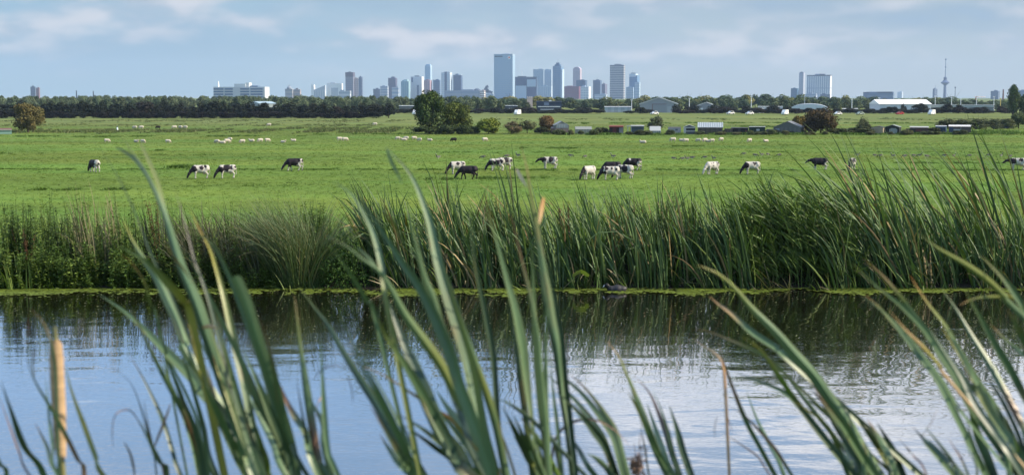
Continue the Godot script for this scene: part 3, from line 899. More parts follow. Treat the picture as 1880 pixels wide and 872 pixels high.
	t = tower("slab_tower", "broad white slab tower with vertical window strips and a dark roof edge", 1482, 1524, 1527, 137.5, 4500, "c9cdd6", "strips", 11, "8d9ab0")
	add_box(t, "roof_edge", "5b6678", 0.02, 1.0, 0.955, 1.0)
	add_box(t, "floor_line", "9aa5b8", 0.0, 1.0, 0.44, 0.47)
	add_box(t, "roof_plant", "6a7486", 0.55, 0.75, 1.0, 1.04, 0.3, 0.7)
	t = tower("low_building", "pale podium in front of the broad white slab", 1480, 1499, 1501, 172, 4300, "a7b1c0", "bands", 2, "8290a6", "building")
	t = tower("low_building", "dark low block right of the broad white slab", 1508, 1524, 1525, 173, 4300, "66748a", "bands", 2, "56657d", "building")
	t = tower("office_block", "long low grey-blue office block with a dark roof storey on the right", 1587, 1640, 1642, 171, 3600, "74869e", "bands", 2, "5f738e", "building")
	add_box(t, "roof_storey", "43536b", 0.0, 0.2, 1.0, 1.15)
	add_box(t, "roof_storey", "43536b", 0.46, 0.98, 1.0, 1.22)
	t = tower("pale_tower", "very pale hazy block just right of the long grey-blue office", 1649, 1657, 1659, 168.5, 6800, "b9c4d2", "bands", 4, "a9b7c8", "building")
	t = tower("apartment_tower", "narrow block, dark side and pale side, left of the observation tower", 1714, 1717, 1722, 163, 5400, "55627b", "bands", 5, "4c5a75")
	add_pole(t, "antenna", "7c8798", 0.6, 1.0, 1.4, 0.7)
	t = tower("apartment_tower", "square grey block with balconies right of the observation tower", 1821, 1834, 1837, 167, 4300, "6f7c90", "bands", 5, "566580")
	add_box(t, "roof_hut", "7a8698", 0.35, 0.65, 1.0, 1.12, 0.3, 0.7)
	t = tower("office_block", "blue-grey block half hidden by the poplars at the right edge", 1868, 1884, 1886, 166, 4300, "6f849c", "bands", 4, "5a7190", "building")
	# observation tower
	var D := 6800.0
	var k := D / F
	var e := thing("observation_tower", "tall thin observation tower with a saucer-shaped deck and a needle mast", "tower", Vector3(at(1736, 178, D).x, FIELD, -D))
	var yy := func(y: float) -> float: return at(1736, y, D).y - FIELD
	var m := MB.new()
	m.tube([Vector3.ZERO, Vector3(0, yy.call(150), 0)], [2.9 * k, 2.2 * k], 14)
	obj("shaft", m.mesh(), mat("4d5770"), e)
	m = MB.new()
	m.lathe([Vector2(1.9 * k, yy.call(157)), Vector2(4.5 * k, yy.call(154.5)), Vector2(7.4 * k, yy.call(152.6)), Vector2(7.6 * k, yy.call(151)), Vector2(5.2 * k, yy.call(149.5)), Vector2(3.4 * k, yy.call(147)), Vector2(2.0 * k, yy.call(146.5))], 20)
	obj("deck", m.mesh(), mat("4c5a78"), e)
	m = MB.new()
	m.lathe([Vector2(2.2 * k, yy.call(147)), Vector2(3.1 * k, yy.call(144.5)), Vector2(2.9 * k, yy.call(142.3)), Vector2(1.0 * k, yy.call(141))], 14)
	obj("upper_cabin", m.mesh(), mat("3a4766"), e)
	m = MB.new()
	m.tube([Vector3(0, yy.call(142), 0), Vector3(0, yy.call(107), 0)], [0.75 * k, 0.5 * k], 8)
	obj("mast", m.mesh(), mat("56637d"), e)
	for b in [[123, 1.3], [109, 1.6]]:
		m = MB.new()
		m.lathe([Vector2(0.1, yy.call(b[0] + 1.6)), Vector2(b[1] * k, yy.call(b[0] + 0.8)), Vector2(b[1] * k, yy.call(b[0] - 0.8)), Vector2(0.1, yy.call(b[0] - 1.6))], 10)
		obj("mast_cabin", m.mesh(), mat("3d4a66"), e)
# ------------------------------------------------------------------ hangars, poles and cars along the far road
var dull := 0.0   # weathering of the allotment sheds
func paint(hex: String) -> String:
	var c := Color(hex)
	var g := c.get_luminance()
	return c.lerp(Color(g, g, g * 0.96), dull * 0.8).darkened(dull).to_html(false)
func hall(called: String, label: String, x0: float, x1: float, yridge: float, yeave: float, ybase: float, dep: float, turn: float, roof: String, wall: String, gable: bool, cat := "hangar") -> Array:
	# gable: the gable end faces us; otherwise the ridge runs left to right
	var p := on((x0 + x1) * 0.5, ybase, FIELD)
	var d := -p.z
	var W := (x1 - x0) * d / F
	var he := at(x0, yeave, d).y - FIELD
	var hr := at(x0, yridge, d).y - FIELD
	var o := thing(called, label, cat, Vector3(p.x, FIELD, -d - dep * 0.5), -atan(p.x / d) + turn)
	var m := MB.new()
	var r := MB.new()
	if gable:
		m.prism([Vector2(-W / 2, 0), Vector2(W / 2, 0), Vector2(W / 2, he), Vector2(0, hr), Vector2(-W / 2, he)], -dep / 2, dep / 2)
		for s in [-1, 1]:
			r.prism([Vector2(s * (W / 2 + W * 0.015), he - 0.02 * W), Vector2(s * (W / 2 + W * 0.015), he + 0.005 * W), Vector2(0, hr + 0.02 * W), Vector2(0, hr + 0.002 * W)], -dep / 2 - 0.02 * W, dep / 2 + 0.02 * W)
	else:
		m.box(Vector3(-W / 2, 0, -dep / 2), Vector3(W / 2, he, dep / 2))
		var t := Transform3D(Basis(Vector3.UP, PI / 2), Vector3.ZERO)
		r.prism([Vector2(-dep / 2 - 0.02 * W, he + 0.003), Vector2(dep / 2 + 0.02 * W, he + 0.003), Vector2(0, hr)], -W / 2 - 0.015 * W, W / 2 + 0.015 * W, t)
	obj("wall", m.mesh(), mat(paint(wall), 0.8, 0.3), o)
	obj("roof", r.mesh(), mat(paint(roof), 0.6, 0.3), o)
	return [o, W, he, dep, hr]
func face(t: Array, called: String, hex: String, u0: float, u1: float, v0: float, v1: float, proud := 0.05, rough := 0.6) -> MeshInstance3D:   # a panel on the front: fractions of width and of eave height
	var m := MB.new()
	m.box(Vector3((u0 - 0.5) * t[1], v0 * t[2], t[3] * 0.5 - 0.02), Vector3((u1 - 0.5) * t[1], v1 * t[2], t[3] * 0.5 + proud))
	return obj(called, m.mesh(), mat(paint(hex), rough, 0.4), t[0])
func arch_hall(called: String, label: String, x0: float, x1: float, ytop: float, yeave: float, ybase: float, dep: float, roof: String, wall: String) -> void:
	var p := on((x0 + x1) * 0.5, ybase, FIELD)
	var d := -p.z
	var W := (x1 - x0) * d / F
	var he := at(x0, yeave, d).y - FIELD
	var hr := at(x0, ytop, d).y - FIELD
	var o := thing(called, label, "hangar", Vector3(p.x, FIELD, -d - dep * 0.5), -atan(p.x / d))
	var m := MB.new()
	m.box(Vector3(-W / 2, 0, -dep / 2), Vector3(W / 2, he, dep / 2))
	obj("wall", m.mesh(), mat(wall, 0.8, 0.3), o)
	m = MB.new()
	m.prism(range(15).map(func(i): return Vector2(-cos(PI * i / 14) * W * 0.52, he + 0.01 + sin(PI * i / 14) * (hr - he))), -dep / 2 - 0.3, dep / 2 + 0.3)
	obj("roof", m.mesh(), mat(roof, 0.5, 0.4), o)
func vehicle(label: String, x: float, y: float, l: float, h: float, hex: String, van: bool) -> void:
	var p := on(x, y, FIELD)
	var o := thing("van" if van else "car", label, "van" if van else "car", p, -atan(p.x / -p.z) + (1.15 if van else 0.75), "vehicles on the distant road")
	var m := MB.new()
	m.prism([Vector2(-l / 2, 0.3), Vector2(l / 2, 0.3), Vector2(l / 2, h * 0.55), Vector2(-l / 2, h * 0.5)], -0.85, 0.85)
	obj("body", m.mesh(), mat(hex, 0.3, 0.5), o)
	m = MB.new()
	if van: m.prism([Vector2(-l * 0.38, h * 0.51), Vector2(l * 0.49, h * 0.56), Vector2(l * 0.48, h), Vector2(-l * 0.2, h)], -0.82, 0.82)
	else: m.prism([Vector2(-l * 0.28, h * 0.52), Vector2(l * 0.42, h * 0.55), Vector2(l * 0.25, h), Vector2(-l * 0.08, h)], -0.75, 0.75)
	obj("cabin", m.mesh(), mat(hex, 0.3, 0.5), o)
	m = MB.new()
	m.prism([Vector2(-l * 0.24, h * 0.56), Vector2(-l * 0.05 if van else l * 0.3, h * 0.58), Vector2(-l * 0.05 if van else l * 0.2, h * 0.92), Vector2(-l * 0.12, h * 0.92)], -0.84, 0.84)
	obj("window", m.mesh(), mat("1f2730", 0.1, 0.5), o)
	for s in [-0.3, 0.3]:
		m = MB.new()
		m.prism(range(10).map(func(i): return Vector2(s * l + cos(TAU * i / 10) * 0.33, 0.33 + sin(TAU * i / 10) * 0.33)), -0.88, 0.88)
		obj("wheels", m.mesh(), mat("17181a"), o)
func build_far_edge() -> void:
	var t: Array
	t = hall("hangar", "grey hangar with a wide gable end and a large sliding door", 1184, 1253, 179.5, 190.5, 206.8, 45, 0.0, "b9bcbf", "92959a", true)
	face(t, "sliding_door", "8a8d93", 0.34, 0.68, 0.0, 0.93, 0.15)
	face(t, "door_frame", "7d6a6b", 0.32, 0.70, 0.94, 1.0, 0.25)
	face(t, "door_frame", "7d6a6b", 0.32, 0.34, 0.0, 0.94, 0.25)
	face(t, "wall_panel", "9da0a5", 0.72, 0.98, 0.0, 0.72, 0.12)
	t = hall("hangar", "lower grey hangar with a shallow gable, half hidden by round trees", 1283, 1327, 188.5, 196, 206.8, 30, 0.0, "a8acb0", "868a90", true)
	face(t, "door", "c9ccce", 0.2, 0.36, 0.0, 0.8, 0.15)
	arch_hall("barrel_hall", "pale hall with a curved roof behind the dark reddish tree", 1464, 1532, 190.5, 201, 206.8, 30, "bfc5ca", "8f9498")
	t = hall("white_hall", "long white hall with a bright sloping roof and plain front wall", 1619, 1712, 182.5, 191, 207, 26, 0.22, "dfe0de", "c3c8ce", false)
	for i in 9: face(t, "wall_panel", ["bcc2c9", "c6cbd0"][i % 2], i / 9.0 + 0.004, (i + 1) / 9.0 - 0.004, 0.02, 0.97, 0.06)
	t = hall("long_building", "long low grey building with a flat pale roof edge, right of the white hall", 1714, 1834, 192.3, 192.5, 206.8, 20, 0.0, "8f979b", "747c80", false, "building")
	face(t, "roof_edge", "a5adb1", 0.0, 1.0, 0.72, 0.99, 0.3)
	face(t, "white_wall", "d8dade", 0.38, 0.68, 0.0, 0.6, 0.2)
	face(t, "white_wall", "cfd2d6", 0.02, 0.14, 0.0, 0.5, 0.2)
	t = hall("warehouse", "low pale warehouse with upright panels left of the gabled hangar", 1113, 1161, 195.4, 196, 206.5, 20, 0.0, "b3b9bd", "8f999f", false, "building")
	for i in 8: face(t, "wall_panel", ["a3adb3", "949ea5"][i % 2], i / 8.0 + 0.005, (i + 1) / 8.0 - 0.005, 0.04, 0.95, 0.12)
	t = hall("office_building", "dark low office with white floor bands behind the roadside bushes", 986, 1032, 185.7, 186.2, 204, 25, 0.0, "2f3948", "333e4e", false, "building")
	face(t, "floor_band", "c8cdd2", 0.06, 0.95, 0.42, 0.5, 0.4)
	face(t, "floor_band", "aab3bc", 0.16, 0.7, 0.14, 0.22, 0.4)
	face(t, "window", "5f6f86", 0.3, 0.5, 0.6, 0.9, 0.2)
	face(t, "roof_hut", "d9dcdf", 0.5, 0.6, 1.02, 1.12, 0.2)
	t = hall("castellated_tower", "pale brick turret with a notched top between yellowing trees", 968, 978, 178.5, 179, 200, 12, 0.0, "b7aaa6", "b3a4a0", false, "building")
	for i in 3: face(t, "merlon", "c9c0bd", i * 0.38, i * 0.38 + 0.2, 1.0, 1.1, 0.2)
	t = hall("low_roof", "long pale roof edge above the left bushes beside the largest tree", 730, 757, 193.8, 194.2, 206, 20, 0.0, "bdc6c9", "4f5960", false, "building")
	t = hall("low_roof", "pale roof edge and white doors behind bushes right of the large trees", 915, 950, 193.6, 194, 205, 20, 0.0, "b3bcc0", "3f4852", false, "building")
	for u in [0.55, 0.66, 0.8]: face(t, "white_door", "dde1e4", u, u + 0.05, 0.3, 0.6, 0.3)
	t = hall("farm_building", "pale pitched roof showing through the left hedgerow", 460, 492, 186, 190, 212, 16, 0.3, "8fa3ad", "8d9698", false, "building")
	t = hall("farm_building", "small white wall showing through a gap of the left hedgerow", 285, 301, 195, 198, 212, 12, 0.2, "c9d0d6", "cfd6dc", false, "building")
	t = hall("white_trailer", "white box trailers parked behind bushes right of the second hangar", 1392, 1404, 198.5, 199, 207.5, 4, 0.2, "e1e1e0", "dcdcdc", false, "trailer")
	t = hall("site_cabin", "white cabins with roof units between roadside bushes", 1395, 1440, 195, 195.4, 206, 8, 0.0, "c5c9cd", "b3b8bd", false, "building")
	for i in 3: face(t, "window", "55606e", 0.1 + i * 0.3, 0.25 + i * 0.3, 0.4, 0.8, 0.1)
	t = hall("low_roof", "thin white canopy roof between the reddish tree and the white hall", 1552, 1580, 199, 199.5, 207, 10, 0.0, "d8dcdc", "4d565c", false, "building")
	# poles
	for q in [[1266, 181, "white light mast beside the gabled hangar"], [1718, 177, "first of the white light masts, at the right end of the white hall"], [1748, 177, "second white light mast from the white hall"], [1765, 181, "third white light mast from the white hall"], [1794, 177, "white light mast under the red crane"], [1826, 178, "white light mast below the square grey apartment block"], [1615, 180, "white light mast at the left end of the white hall"], [1478, 178, "grey mast in front of the slim pale tower"], [1380, 178, "grey mast above the roadside bushes near the white trailers"], [1565, 183, "grey mast right of the dark reddish tree"], [1838, 181, "yellow mast left of the poplars"], [1160, 184, "thin mast at the right end of the pale warehouse"]]:
		var p := on(q[0], 205, FIELD)
		var m := MB.new()
		var h := at(q[0], q[1], -p.z).y - FIELD
		m.tube([Vector3.ZERO, Vector3(0, h, 0)], [0.26, 0.16], 6)
		m.box(Vector3(-0.6, h, -0.2), Vector3(0.6, h + 0.3, 0.2))
		var o := obj("light_mast", m.mesh(), mat("c9b36a" if q[0] == 1838 else ("d9dde0" if q[0] != 1478 else "9aa3ad"), 0.5, 0.4))
		o.position = Vector3(p.x, FIELD, p.z)
		tag(o, q[2], "light mast", "light masts along the far road")
	var pole := thing("tall_mast", "tall dark mast with a round head right of the observation tower", "mast", Vector3(at(1755, 178, 2600).x, FIELD, -2600))
	var pm := MB.new()
	var ph := at(1755, 161, 2600).y - FIELD
	pm.tube([Vector3.ZERO, Vector3(0, ph, 0)], [0.8, 0.5], 6)
	obj("mast", pm.mesh(), mat("6b7483"), pole)
	pm = MB.new()
	pm.lathe([Vector2(0.3, ph - 0.8), Vector2(1.4, ph), Vector2(1.4, ph + 1.4), Vector2(0.2, ph + 2.0)], 8)
	obj("head", pm.mesh(), mat("5f6877"), pole)
	var bs := thing("brick_chimney", "reddish-brown factory chimney between the apartment block and the poplars", "chimney", Vector3(at(1843.5, 178, 2600).x, FIELD, -2600))
	pm = MB.new()
	pm.tube([Vector3.ZERO, Vector3(0, at(1843, 164, 2600).y - FIELD, 0)], [1.8, 1.2], 8)
	obj("stack", pm.mesh(), mat("6e544e"), bs)
	var cr := thing("crane", "red and white crane arm sticking out above the right tree line", "crane", Vector3(at(1794, 178, 1900).x, FIELD, -1900))
	pm = MB.new()
	pm.tube([Vector3.ZERO, Vector3(0, at(1794, 177, 1900).y - FIELD, 0)], [0.8, 0.8], 5)
	obj("tower", pm.mesh(), mat("c4574a"), cr)
	pm = MB.new()
	var cy := at(1794, 179, 1900).y - FIELD
	for i in 6:
		pm.bar(Vector3(i * 2.2 - 1, cy + (1.0 if i % 2 else 0.0), 0), Vector3(i * 2.2 + 1.2, cy + (0.0 if i % 2 else 1.0), 0), 0.5)
	pm.bar(Vector3(-3, cy + 1.2, 0), Vector3(12.5, cy + 0.9, 0), 0.7)
	obj("jib", pm.mesh(), mat("e2cfc8"), cr)
	# cars and vans
	var cars := [[763, 210.5, "white van on the distant road, left of the largest tree", 1], [950, 210.5, "white van on the distant road, right of the large trees", 1], [1202, 210, "white car on the distant road in front of the gabled hangar", 0], [1342, 209.6, "white car on the distant road below the gap right of the second hangar", 0], [1377, 210, "pale car on the distant road left of the white trailers", 0], [1442, 210.5, "white van on the distant road left of the dark reddish tree", 1], [1539, 210.5, "white car on the distant road just right of the dark reddish tree", 0], [1580, 210.5, "pale grey-green car on the distant road above the slim grey-green shrub", 0], [1653, 210.3, "red car on the distant road in front of the white hall", 0], [1712, 210.5, "white van on the distant road at the right end of the white hall", 1]]
	for c in cars:
		vehicle(c[2], c[0], c[1], 4.6 if c[3] else 4.0, 2.3 if c[3] else 1.5, "a93a33" if c[0] == 1653 else ("9aa89a" if c[0] == 1580 else "e3e3e1"), c[3] == 1)

# ------------------------------------------------------------------ sheds of the allotments
func roof_bars(t: Array, called: String, hex: String, n: int, y0: float, y1: float, u0 := 0.0, u1 := 1.0) -> void:
	for i in n + 1:
		var m := MB.new()
		var x: float = (lerpf(u0, u1, float(i) / n) - 0.5) * t[1]
		m.box(Vector3(x - 0.04, y0 * t[2], t[3] * 0.5), Vector3(x + 0.04, y1 * t[2], t[3] * 0.5 + 0.07))
		obj(called, m.mesh(), mat(paint(hex), 0.5, 0.4), t[0])
func build_allotments() -> void:
	dull = 0.24
	var t: Array
	t = hall("gabled_greenhouse", "gabled greenhouse with pale glass top over a weathered pinkish wooden front", 1017, 1043.5, 223, 230, 246.3, 5, 0.1, "b0b8bc", "8b8f90", true, "greenhouse")
	face(t, "glass_gable", "a8b6bd", 0.14, 0.9, 0.72, 1.16, 0.05, 0.2)
	face(t, "wooden_front", "8d7d76", 0.04, 0.96, 0.0, 0.66, 0.06)
	face(t, "door", "6f625d", 0.4, 0.58, 0.0, 0.62, 0.09)
	for u in [0.14, 0.32, 0.5, 0.68, 0.88]: face(t, "glazing_bar", "d3d8da", u, u + 0.02, 0.7, 1.1, 0.1)
	t = hall("lean_to", "small pinkish brick lean-to at the left side of the gabled greenhouse", 1012, 1017, 233, 236, 246.2, 3, 0.1, "a58f84", "a07a68", false, "shed")
	t = hall("small_greenhouse", "small grey greenhouse with a low roof and glass front", 1057, 1086.5, 232.5, 237.5, 246.3, 4, 0.05, "9ba29d", "8b9389", false, "greenhouse")
	face(t, "glass_front", "93a096", 0.03, 0.97, 0.25, 0.92, 0.05, 0.2)
	roof_bars(t, "glazing_bar", "b9c0ba", 6, 0.0, 1.0)
	t = hall("red_roofed_shed", "dark shed with a bright red roof edge and a red door", 1120, 1146, 230.5, 232.5, 246.2, 4, 0.0, "a3402f", "4a3a38", false, "shed")
	face(t, "red_door", "7a3535", 0.24, 0.5, 0.0, 0.82, 0.06)
	face(t, "grey_door", "8d8f9b", 0.7, 0.98, 0.0, 0.88, 0.07)
	face(t, "roof_edge", "a8442f", 0.0, 0.99, 0.9, 1.06, 0.25)
	t = hall("flat_roofed_shed", "blue-grey shed under a flat white roof with an open porch", 1160, 1184, 230, 231.5, 246.2, 4, 0.0, "dfe2e2", "5b6d7b", false, "shed")
	face(t, "roof_edge", "dcdfe0", -0.3, 1.03, 0.96, 1.06, 0.5)
	face(t, "porch_post", "c6ccd0", -0.25, -0.2, 0.0, 0.96, 0.4)
	face(t, "porch_post", "c6ccd0", 0.02, 0.08, 0.0, 0.96, 0.4)
	face(t, "white_chest", "d8d8d2", -0.3, 0.0, 0.0, 0.2, 0.6)
	for i in 5: face(t, "wall_board", ["637787", "57697a"][i % 2], 0.12, 0.97, 0.14 + i * 0.16, 0.29 + i * 0.16, 0.05)
	t = hall("pale_greenhouse", "pale plastic greenhouse between the blue shed and the white caravan", 1195, 1215, 232, 240, 246.3, 4, 0.0, "bfc7c8", "a8b4b0", false, "greenhouse")
	roof_bars(t, "glazing_bar", "d8dddd", 5, 0.0, 1.0)
	t = hall("white_box", "small white box on the grass left of the pale plastic greenhouse", 1189.5, 1194.5, 241, 241.5, 246.5, 1, 0.0, "d8d6cf", "d3d0c8", false, "box")
	t = hall("white_caravan", "old white caravan with a dark roof and rounded belly", 1228.5, 1251, 233, 235, 245.6, 2.2, 0.05, "59585f", "c8cacd", false, "caravan")
	face(t, "window", "6b7484", 0.55, 0.75, 0.55, 0.85, 0.05)
	face(t, "wheel_arch", "34353a", 0.2, 0.42, -0.05, 0.18, 0.06)
	t = hall("white_box", "small white bin beside the white caravan", 1224, 1228, 241.5, 242, 246.5, 1, 0.0, "d6d8d6", "cfd1cf", false, "box")
	t = hall("boat_trailer", "white trailer with an open gabled frame, right of the caravan", 1257, 1278, 229.5, 233.5, 246, 2.4, 0.0, "dfe0de", "6f747c", true, "trailer")
	face(t, "white_rail", "e3e4e2", 0.0, 1.0, 0.86, 0.98, 0.1)
	face(t, "white_rail", "dcdddc", 0.05, 1.0, 0.36, 0.5, 0.12)
	face(t, "white_rail", "dcdddc", 0.0, 0.2, 0.0, 0.86, 0.1)
	face(t, "dark_opening", "34393f", 0.24, 0.98, 0.54, 0.82, 0.04)
	t = hall("long_greenhouse", "long greenhouse with a blue-grey glass roof on a brown hedge-like wall", 1285, 1330, 225, 234, 246.4, 5, 0.0, "a9b7c2", "6c6050", false, "greenhouse")
	for i in 12:
		var m := MB.new()
		var x: float = (i / 11.0 - 0.5) * t[1]
		m.bar(Vector3(x, t[2] + 0.06, t[3] * 0.5 + 0.1), Vector3(x, t[4] + 0.04, 0), 0.07)
		obj("glazing_bar", m.mesh(), mat("d5dde2"), t[0])
	for i in 15: face(t, "wall_board", ["6f6251", "62574a", "776a58"][i % 3], i / 15.0 + 0.004, (i + 1) / 15.0 - 0.004, 0.0, rf(0.86, 0.98), rf(0.03, 0.12))
	t = hall("fence_screen", "low brown board screen between the long greenhouse and the dark shed", 1331, 1346, 236, 236.3, 246.2, 0.3, 0.0, "75685a", "75685a", false, "fence")
	for i in 6: face(t, "board", ["7d7062", "6a5f53"][i % 2], i / 6.0 + 0.01, (i + 1) / 6.0 - 0.01, 0.0, 1.0 + rf(-0.05, 0.04), 0.05)
	t = hall("dark_shed", "black low shed left of the green container", 1346, 1377, 234, 235, 246.2, 4, 0.0, "3a3940", "2c2b32", false, "shed")
	face(t, "red_panel", "6f3236", 0.82, 0.92, 0.2, 0.7, 0.06)
	face(t, "door", "3c3b42", 0.4, 0.56, 0.0, 0.85, 0.06)
	t = hall("green_container", "dark green container with a small white sign", 1378, 1407.5, 232, 233, 246.2, 3, 0.0, "aab3ae", "24443c", false, "container")
	face(t, "white_sign", "dfe4e2", 0.46, 0.66, 0.45, 0.72, 0.08)
	for i in 9: face(t, "rib", "29493f", i / 9.0 + 0.03, i / 9.0 + 0.06, 0.04, 0.92, 0.05)
	t = hall("fence_screen", "grey-brown board fence right of the green container, with a pale end post", 1408, 1427, 237, 237.3, 246.2, 0.3, 0.0, "857d72", "857d72", false, "fence")
	for i in 8: face(t, "board", ["8a8277", "7b7369"][i % 2], i / 8.0 + 0.01, (i + 1) / 8.0 - 0.01, 0.0, 1.0 + rf(-0.05, 0.04), 0.05)
	face(t, "end_post", "d9cfc2", 0.97, 1.03, 0.0, 1.1, 0.1)
	t = hall("large_shed", "large grey shed with a broad low gable and a pale blue door at its left", 1431, 1481, 223.5, 234, 246.4, 8, -0.1, "85898f", "80827c", true, "shed")
	face(t, "pale_door", "b3b9cb", 0.06, 0.22, 0.0, 0.82, 0.06)
	for i in 9: face(t, "wall_board", ["86887f", "7b7d76"][i % 2], 0.26 + i * 0.08, 0.33 + i * 0.08, 0.02, 1.0, 0.05)
	t = hall("white_cart", "small white cart with a tilted top under the dark reddish tree", 1486, 1500, 237.5, 239, 245.8, 1.6, 0.0, "d5d8d2", "b7beb9", false, "cart")
	face(t, "stripe", "8fa39a", 0.05, 0.95, 0.3, 0.5, 0.05)
	t = hall("beige_shed", "beige wooden shed with a dark curved roof edge", 1605, 1628, 231.8, 234, 246.6, 3, -0.2, "403c38", "cdb995", true, "shed")
	face(t, "dark_corner", "4b4a40", 0.0, 0.06, 0.0, 0.98, 0.06)
	face(t, "door", "c2ad89", 0.42, 0.66, 0.0, 0.86, 0.06)
	for i in 9: face(t, "wall_board", "d1be9b", 0.07 + i * 0.1, 0.16 + i * 0.1, 0.88, 0.985, 0.05)
	t = hall("dark_green_shed", "dark green shed with a pale round-topped glass front", 1632, 1657, 229.5, 233, 246.6, 3, -0.15, "9aa3a0", "2b3733", true, "shed")
	face(t, "glass_front", "a8b5b2", 0.3, 0.86, 0.0, 0.72, 0.06, 0.2)
	face(t, "glass_arch", "9aa9a5", 0.38, 0.78, 0.72, 0.84, 0.06, 0.2)
	for u in [0.3, 0.46, 0.62, 0.84]: face(t, "glazing_bar", "c9d2d0", u, u + 0.02, 0.0, 0.72, 0.1)
	t = hall("fence_screen", "dark board fence right of the dark green shed", 1665, 1682, 236, 236.3, 246.4, 0.3, 0.0, "454238", "454238", false, "fence")
	for i in 6: face(t, "board", ["4c4a3f", "3d3b33"][i % 2], i / 6.0 + 0.01, (i + 1) / 6.0 - 0.01, 0.0, 1.0 + rf(-0.05, 0.04), 0.05)
	t = hall("brown_shed", "long reddish-brown shed with a pale corrugated roof edge", 1677, 1710, 232, 234, 246.4, 4, 0.0, "c3c6c4", "6b5048", false, "shed")
	face(t, "red_stripe", "8a463f", 0.25, 0.6, 0.45, 0.7, 0.06)
	for i in 11: face(t, "wall_board", ["70564d", "634a43"][i % 2], i / 11.0 + 0.004, (i + 1) / 11.0 - 0.004, 0.0, 0.42, 0.06)
	t = hall("blue_barrel_stack", "small blue and white barrels right of the reddish-brown shed", 1709, 1716, 241, 241.4, 246.6, 1, 0.0, "8fa3c0", "6d86ae", false, "barrels")
	face(t, "white_barrel", "d9dee3", 0.5, 1.0, 0.0, 0.9, 0.3)
	t = hall("white_caravan", "white caravan with a large dark blue window", 1722, 1741.5, 230.5, 231.5, 246.2, 2.2, 0.0, "dfe2e4", "c9d2dc", false, "caravan")
	face(t, "blue_window", "27466f", 0.26, 0.92, 0.3, 0.88, 0.06, 0.2)
	face(t, "dark_side", "4a6076", 0.0, 0.2, 0.0, 0.9, 0.04)
	t = hall("white_roofed_shed", "open wooden shed with a bright white roof, rightmost of the row", 1750, 1789, 229.5, 232.2, 246.4, 4.5, 0.0, "f0f0ee", "6b5c5a", false, "shed")
	face(t, "blue_door", "38507e", 0.03, 0.2, 0.0, 0.9, 0.08)
	face(t, "white_board", "cdd0d4", 0.22, 0.52, 0.3, 0.66, 0.1)
	face(t, "dark_opening", "2b2a2c", 0.24, 0.44, 0.0, 0.28, 0.06)
	for i in 4: face(t, "wall_board", ["76675f", "6a5b55"][i % 2], 0.56, 0.98, i * 0.22, i * 0.22 + 0.2, 0.06)
	face(t, "porch_post", "b7b2ac", 0.53, 0.555, 0.0, 0.95, 0.2)
	t = hall("teal_shed", "small teal-walled shed cut by the left edge of the view", -16, 13, 235.5, 238.5, 247, 4, 0.0, "8b5a4c", "7fb09f", false, "shed")
	face(t, "wall_board", "8dbcab", 0.1, 0.96, 0.1, 0.5, 0.05)
	face(t, "roof_edge", "a9cdbf", 0.0, 1.0, 0.88, 1.0, 0.2)
	t = hall("blue_truck", "blue truck with red lettering panel and white cab at the right, beyond the hedge", 1841, 1863, 219.5, 220, 235, 2.5, 0.0, "2b4270", "263f70", false, "truck")
	face(t, "red_panel", "c4473a", 0.14, 0.42, 0.6, 0.82, 0.05)
	face(t, "white_cab", "d5dade", 0.9, 1.02, 0.1, 1.0, 0.1)
	face(t, "dark_door", "1b2a4a", 0.6, 0.86, 0.2, 0.92, 0.05)
	face(t, "wheel", "1a1a1c", 0.15, 0.32, 0.0, 0.22, 0.1)
	face(t, "wheel", "1a1a1c", 0.7, 0.87, 0.0, 0.22, 0.1)
	# a pale upright marker far out in the left pasture
	var post := thing("marker_post", "small white post with a dark top standing alone in the far left pasture", "post", on(214, 240, FIELD))
	var m := MB.new()
	m.tube([Vector3.ZERO, Vector3(0, 0.85, 0)], [0.22, 0.18], 8)
	obj("post", m.mesh(), mat("dfe6ea"), post)
	m = MB.new()
	m.tube([Vector3(0, 0.85, 0), Vector3(0, 1.25, 0)], [0.16, 0.08], 8)
	obj("top", m.mesh(), mat("4b5a63"), post)
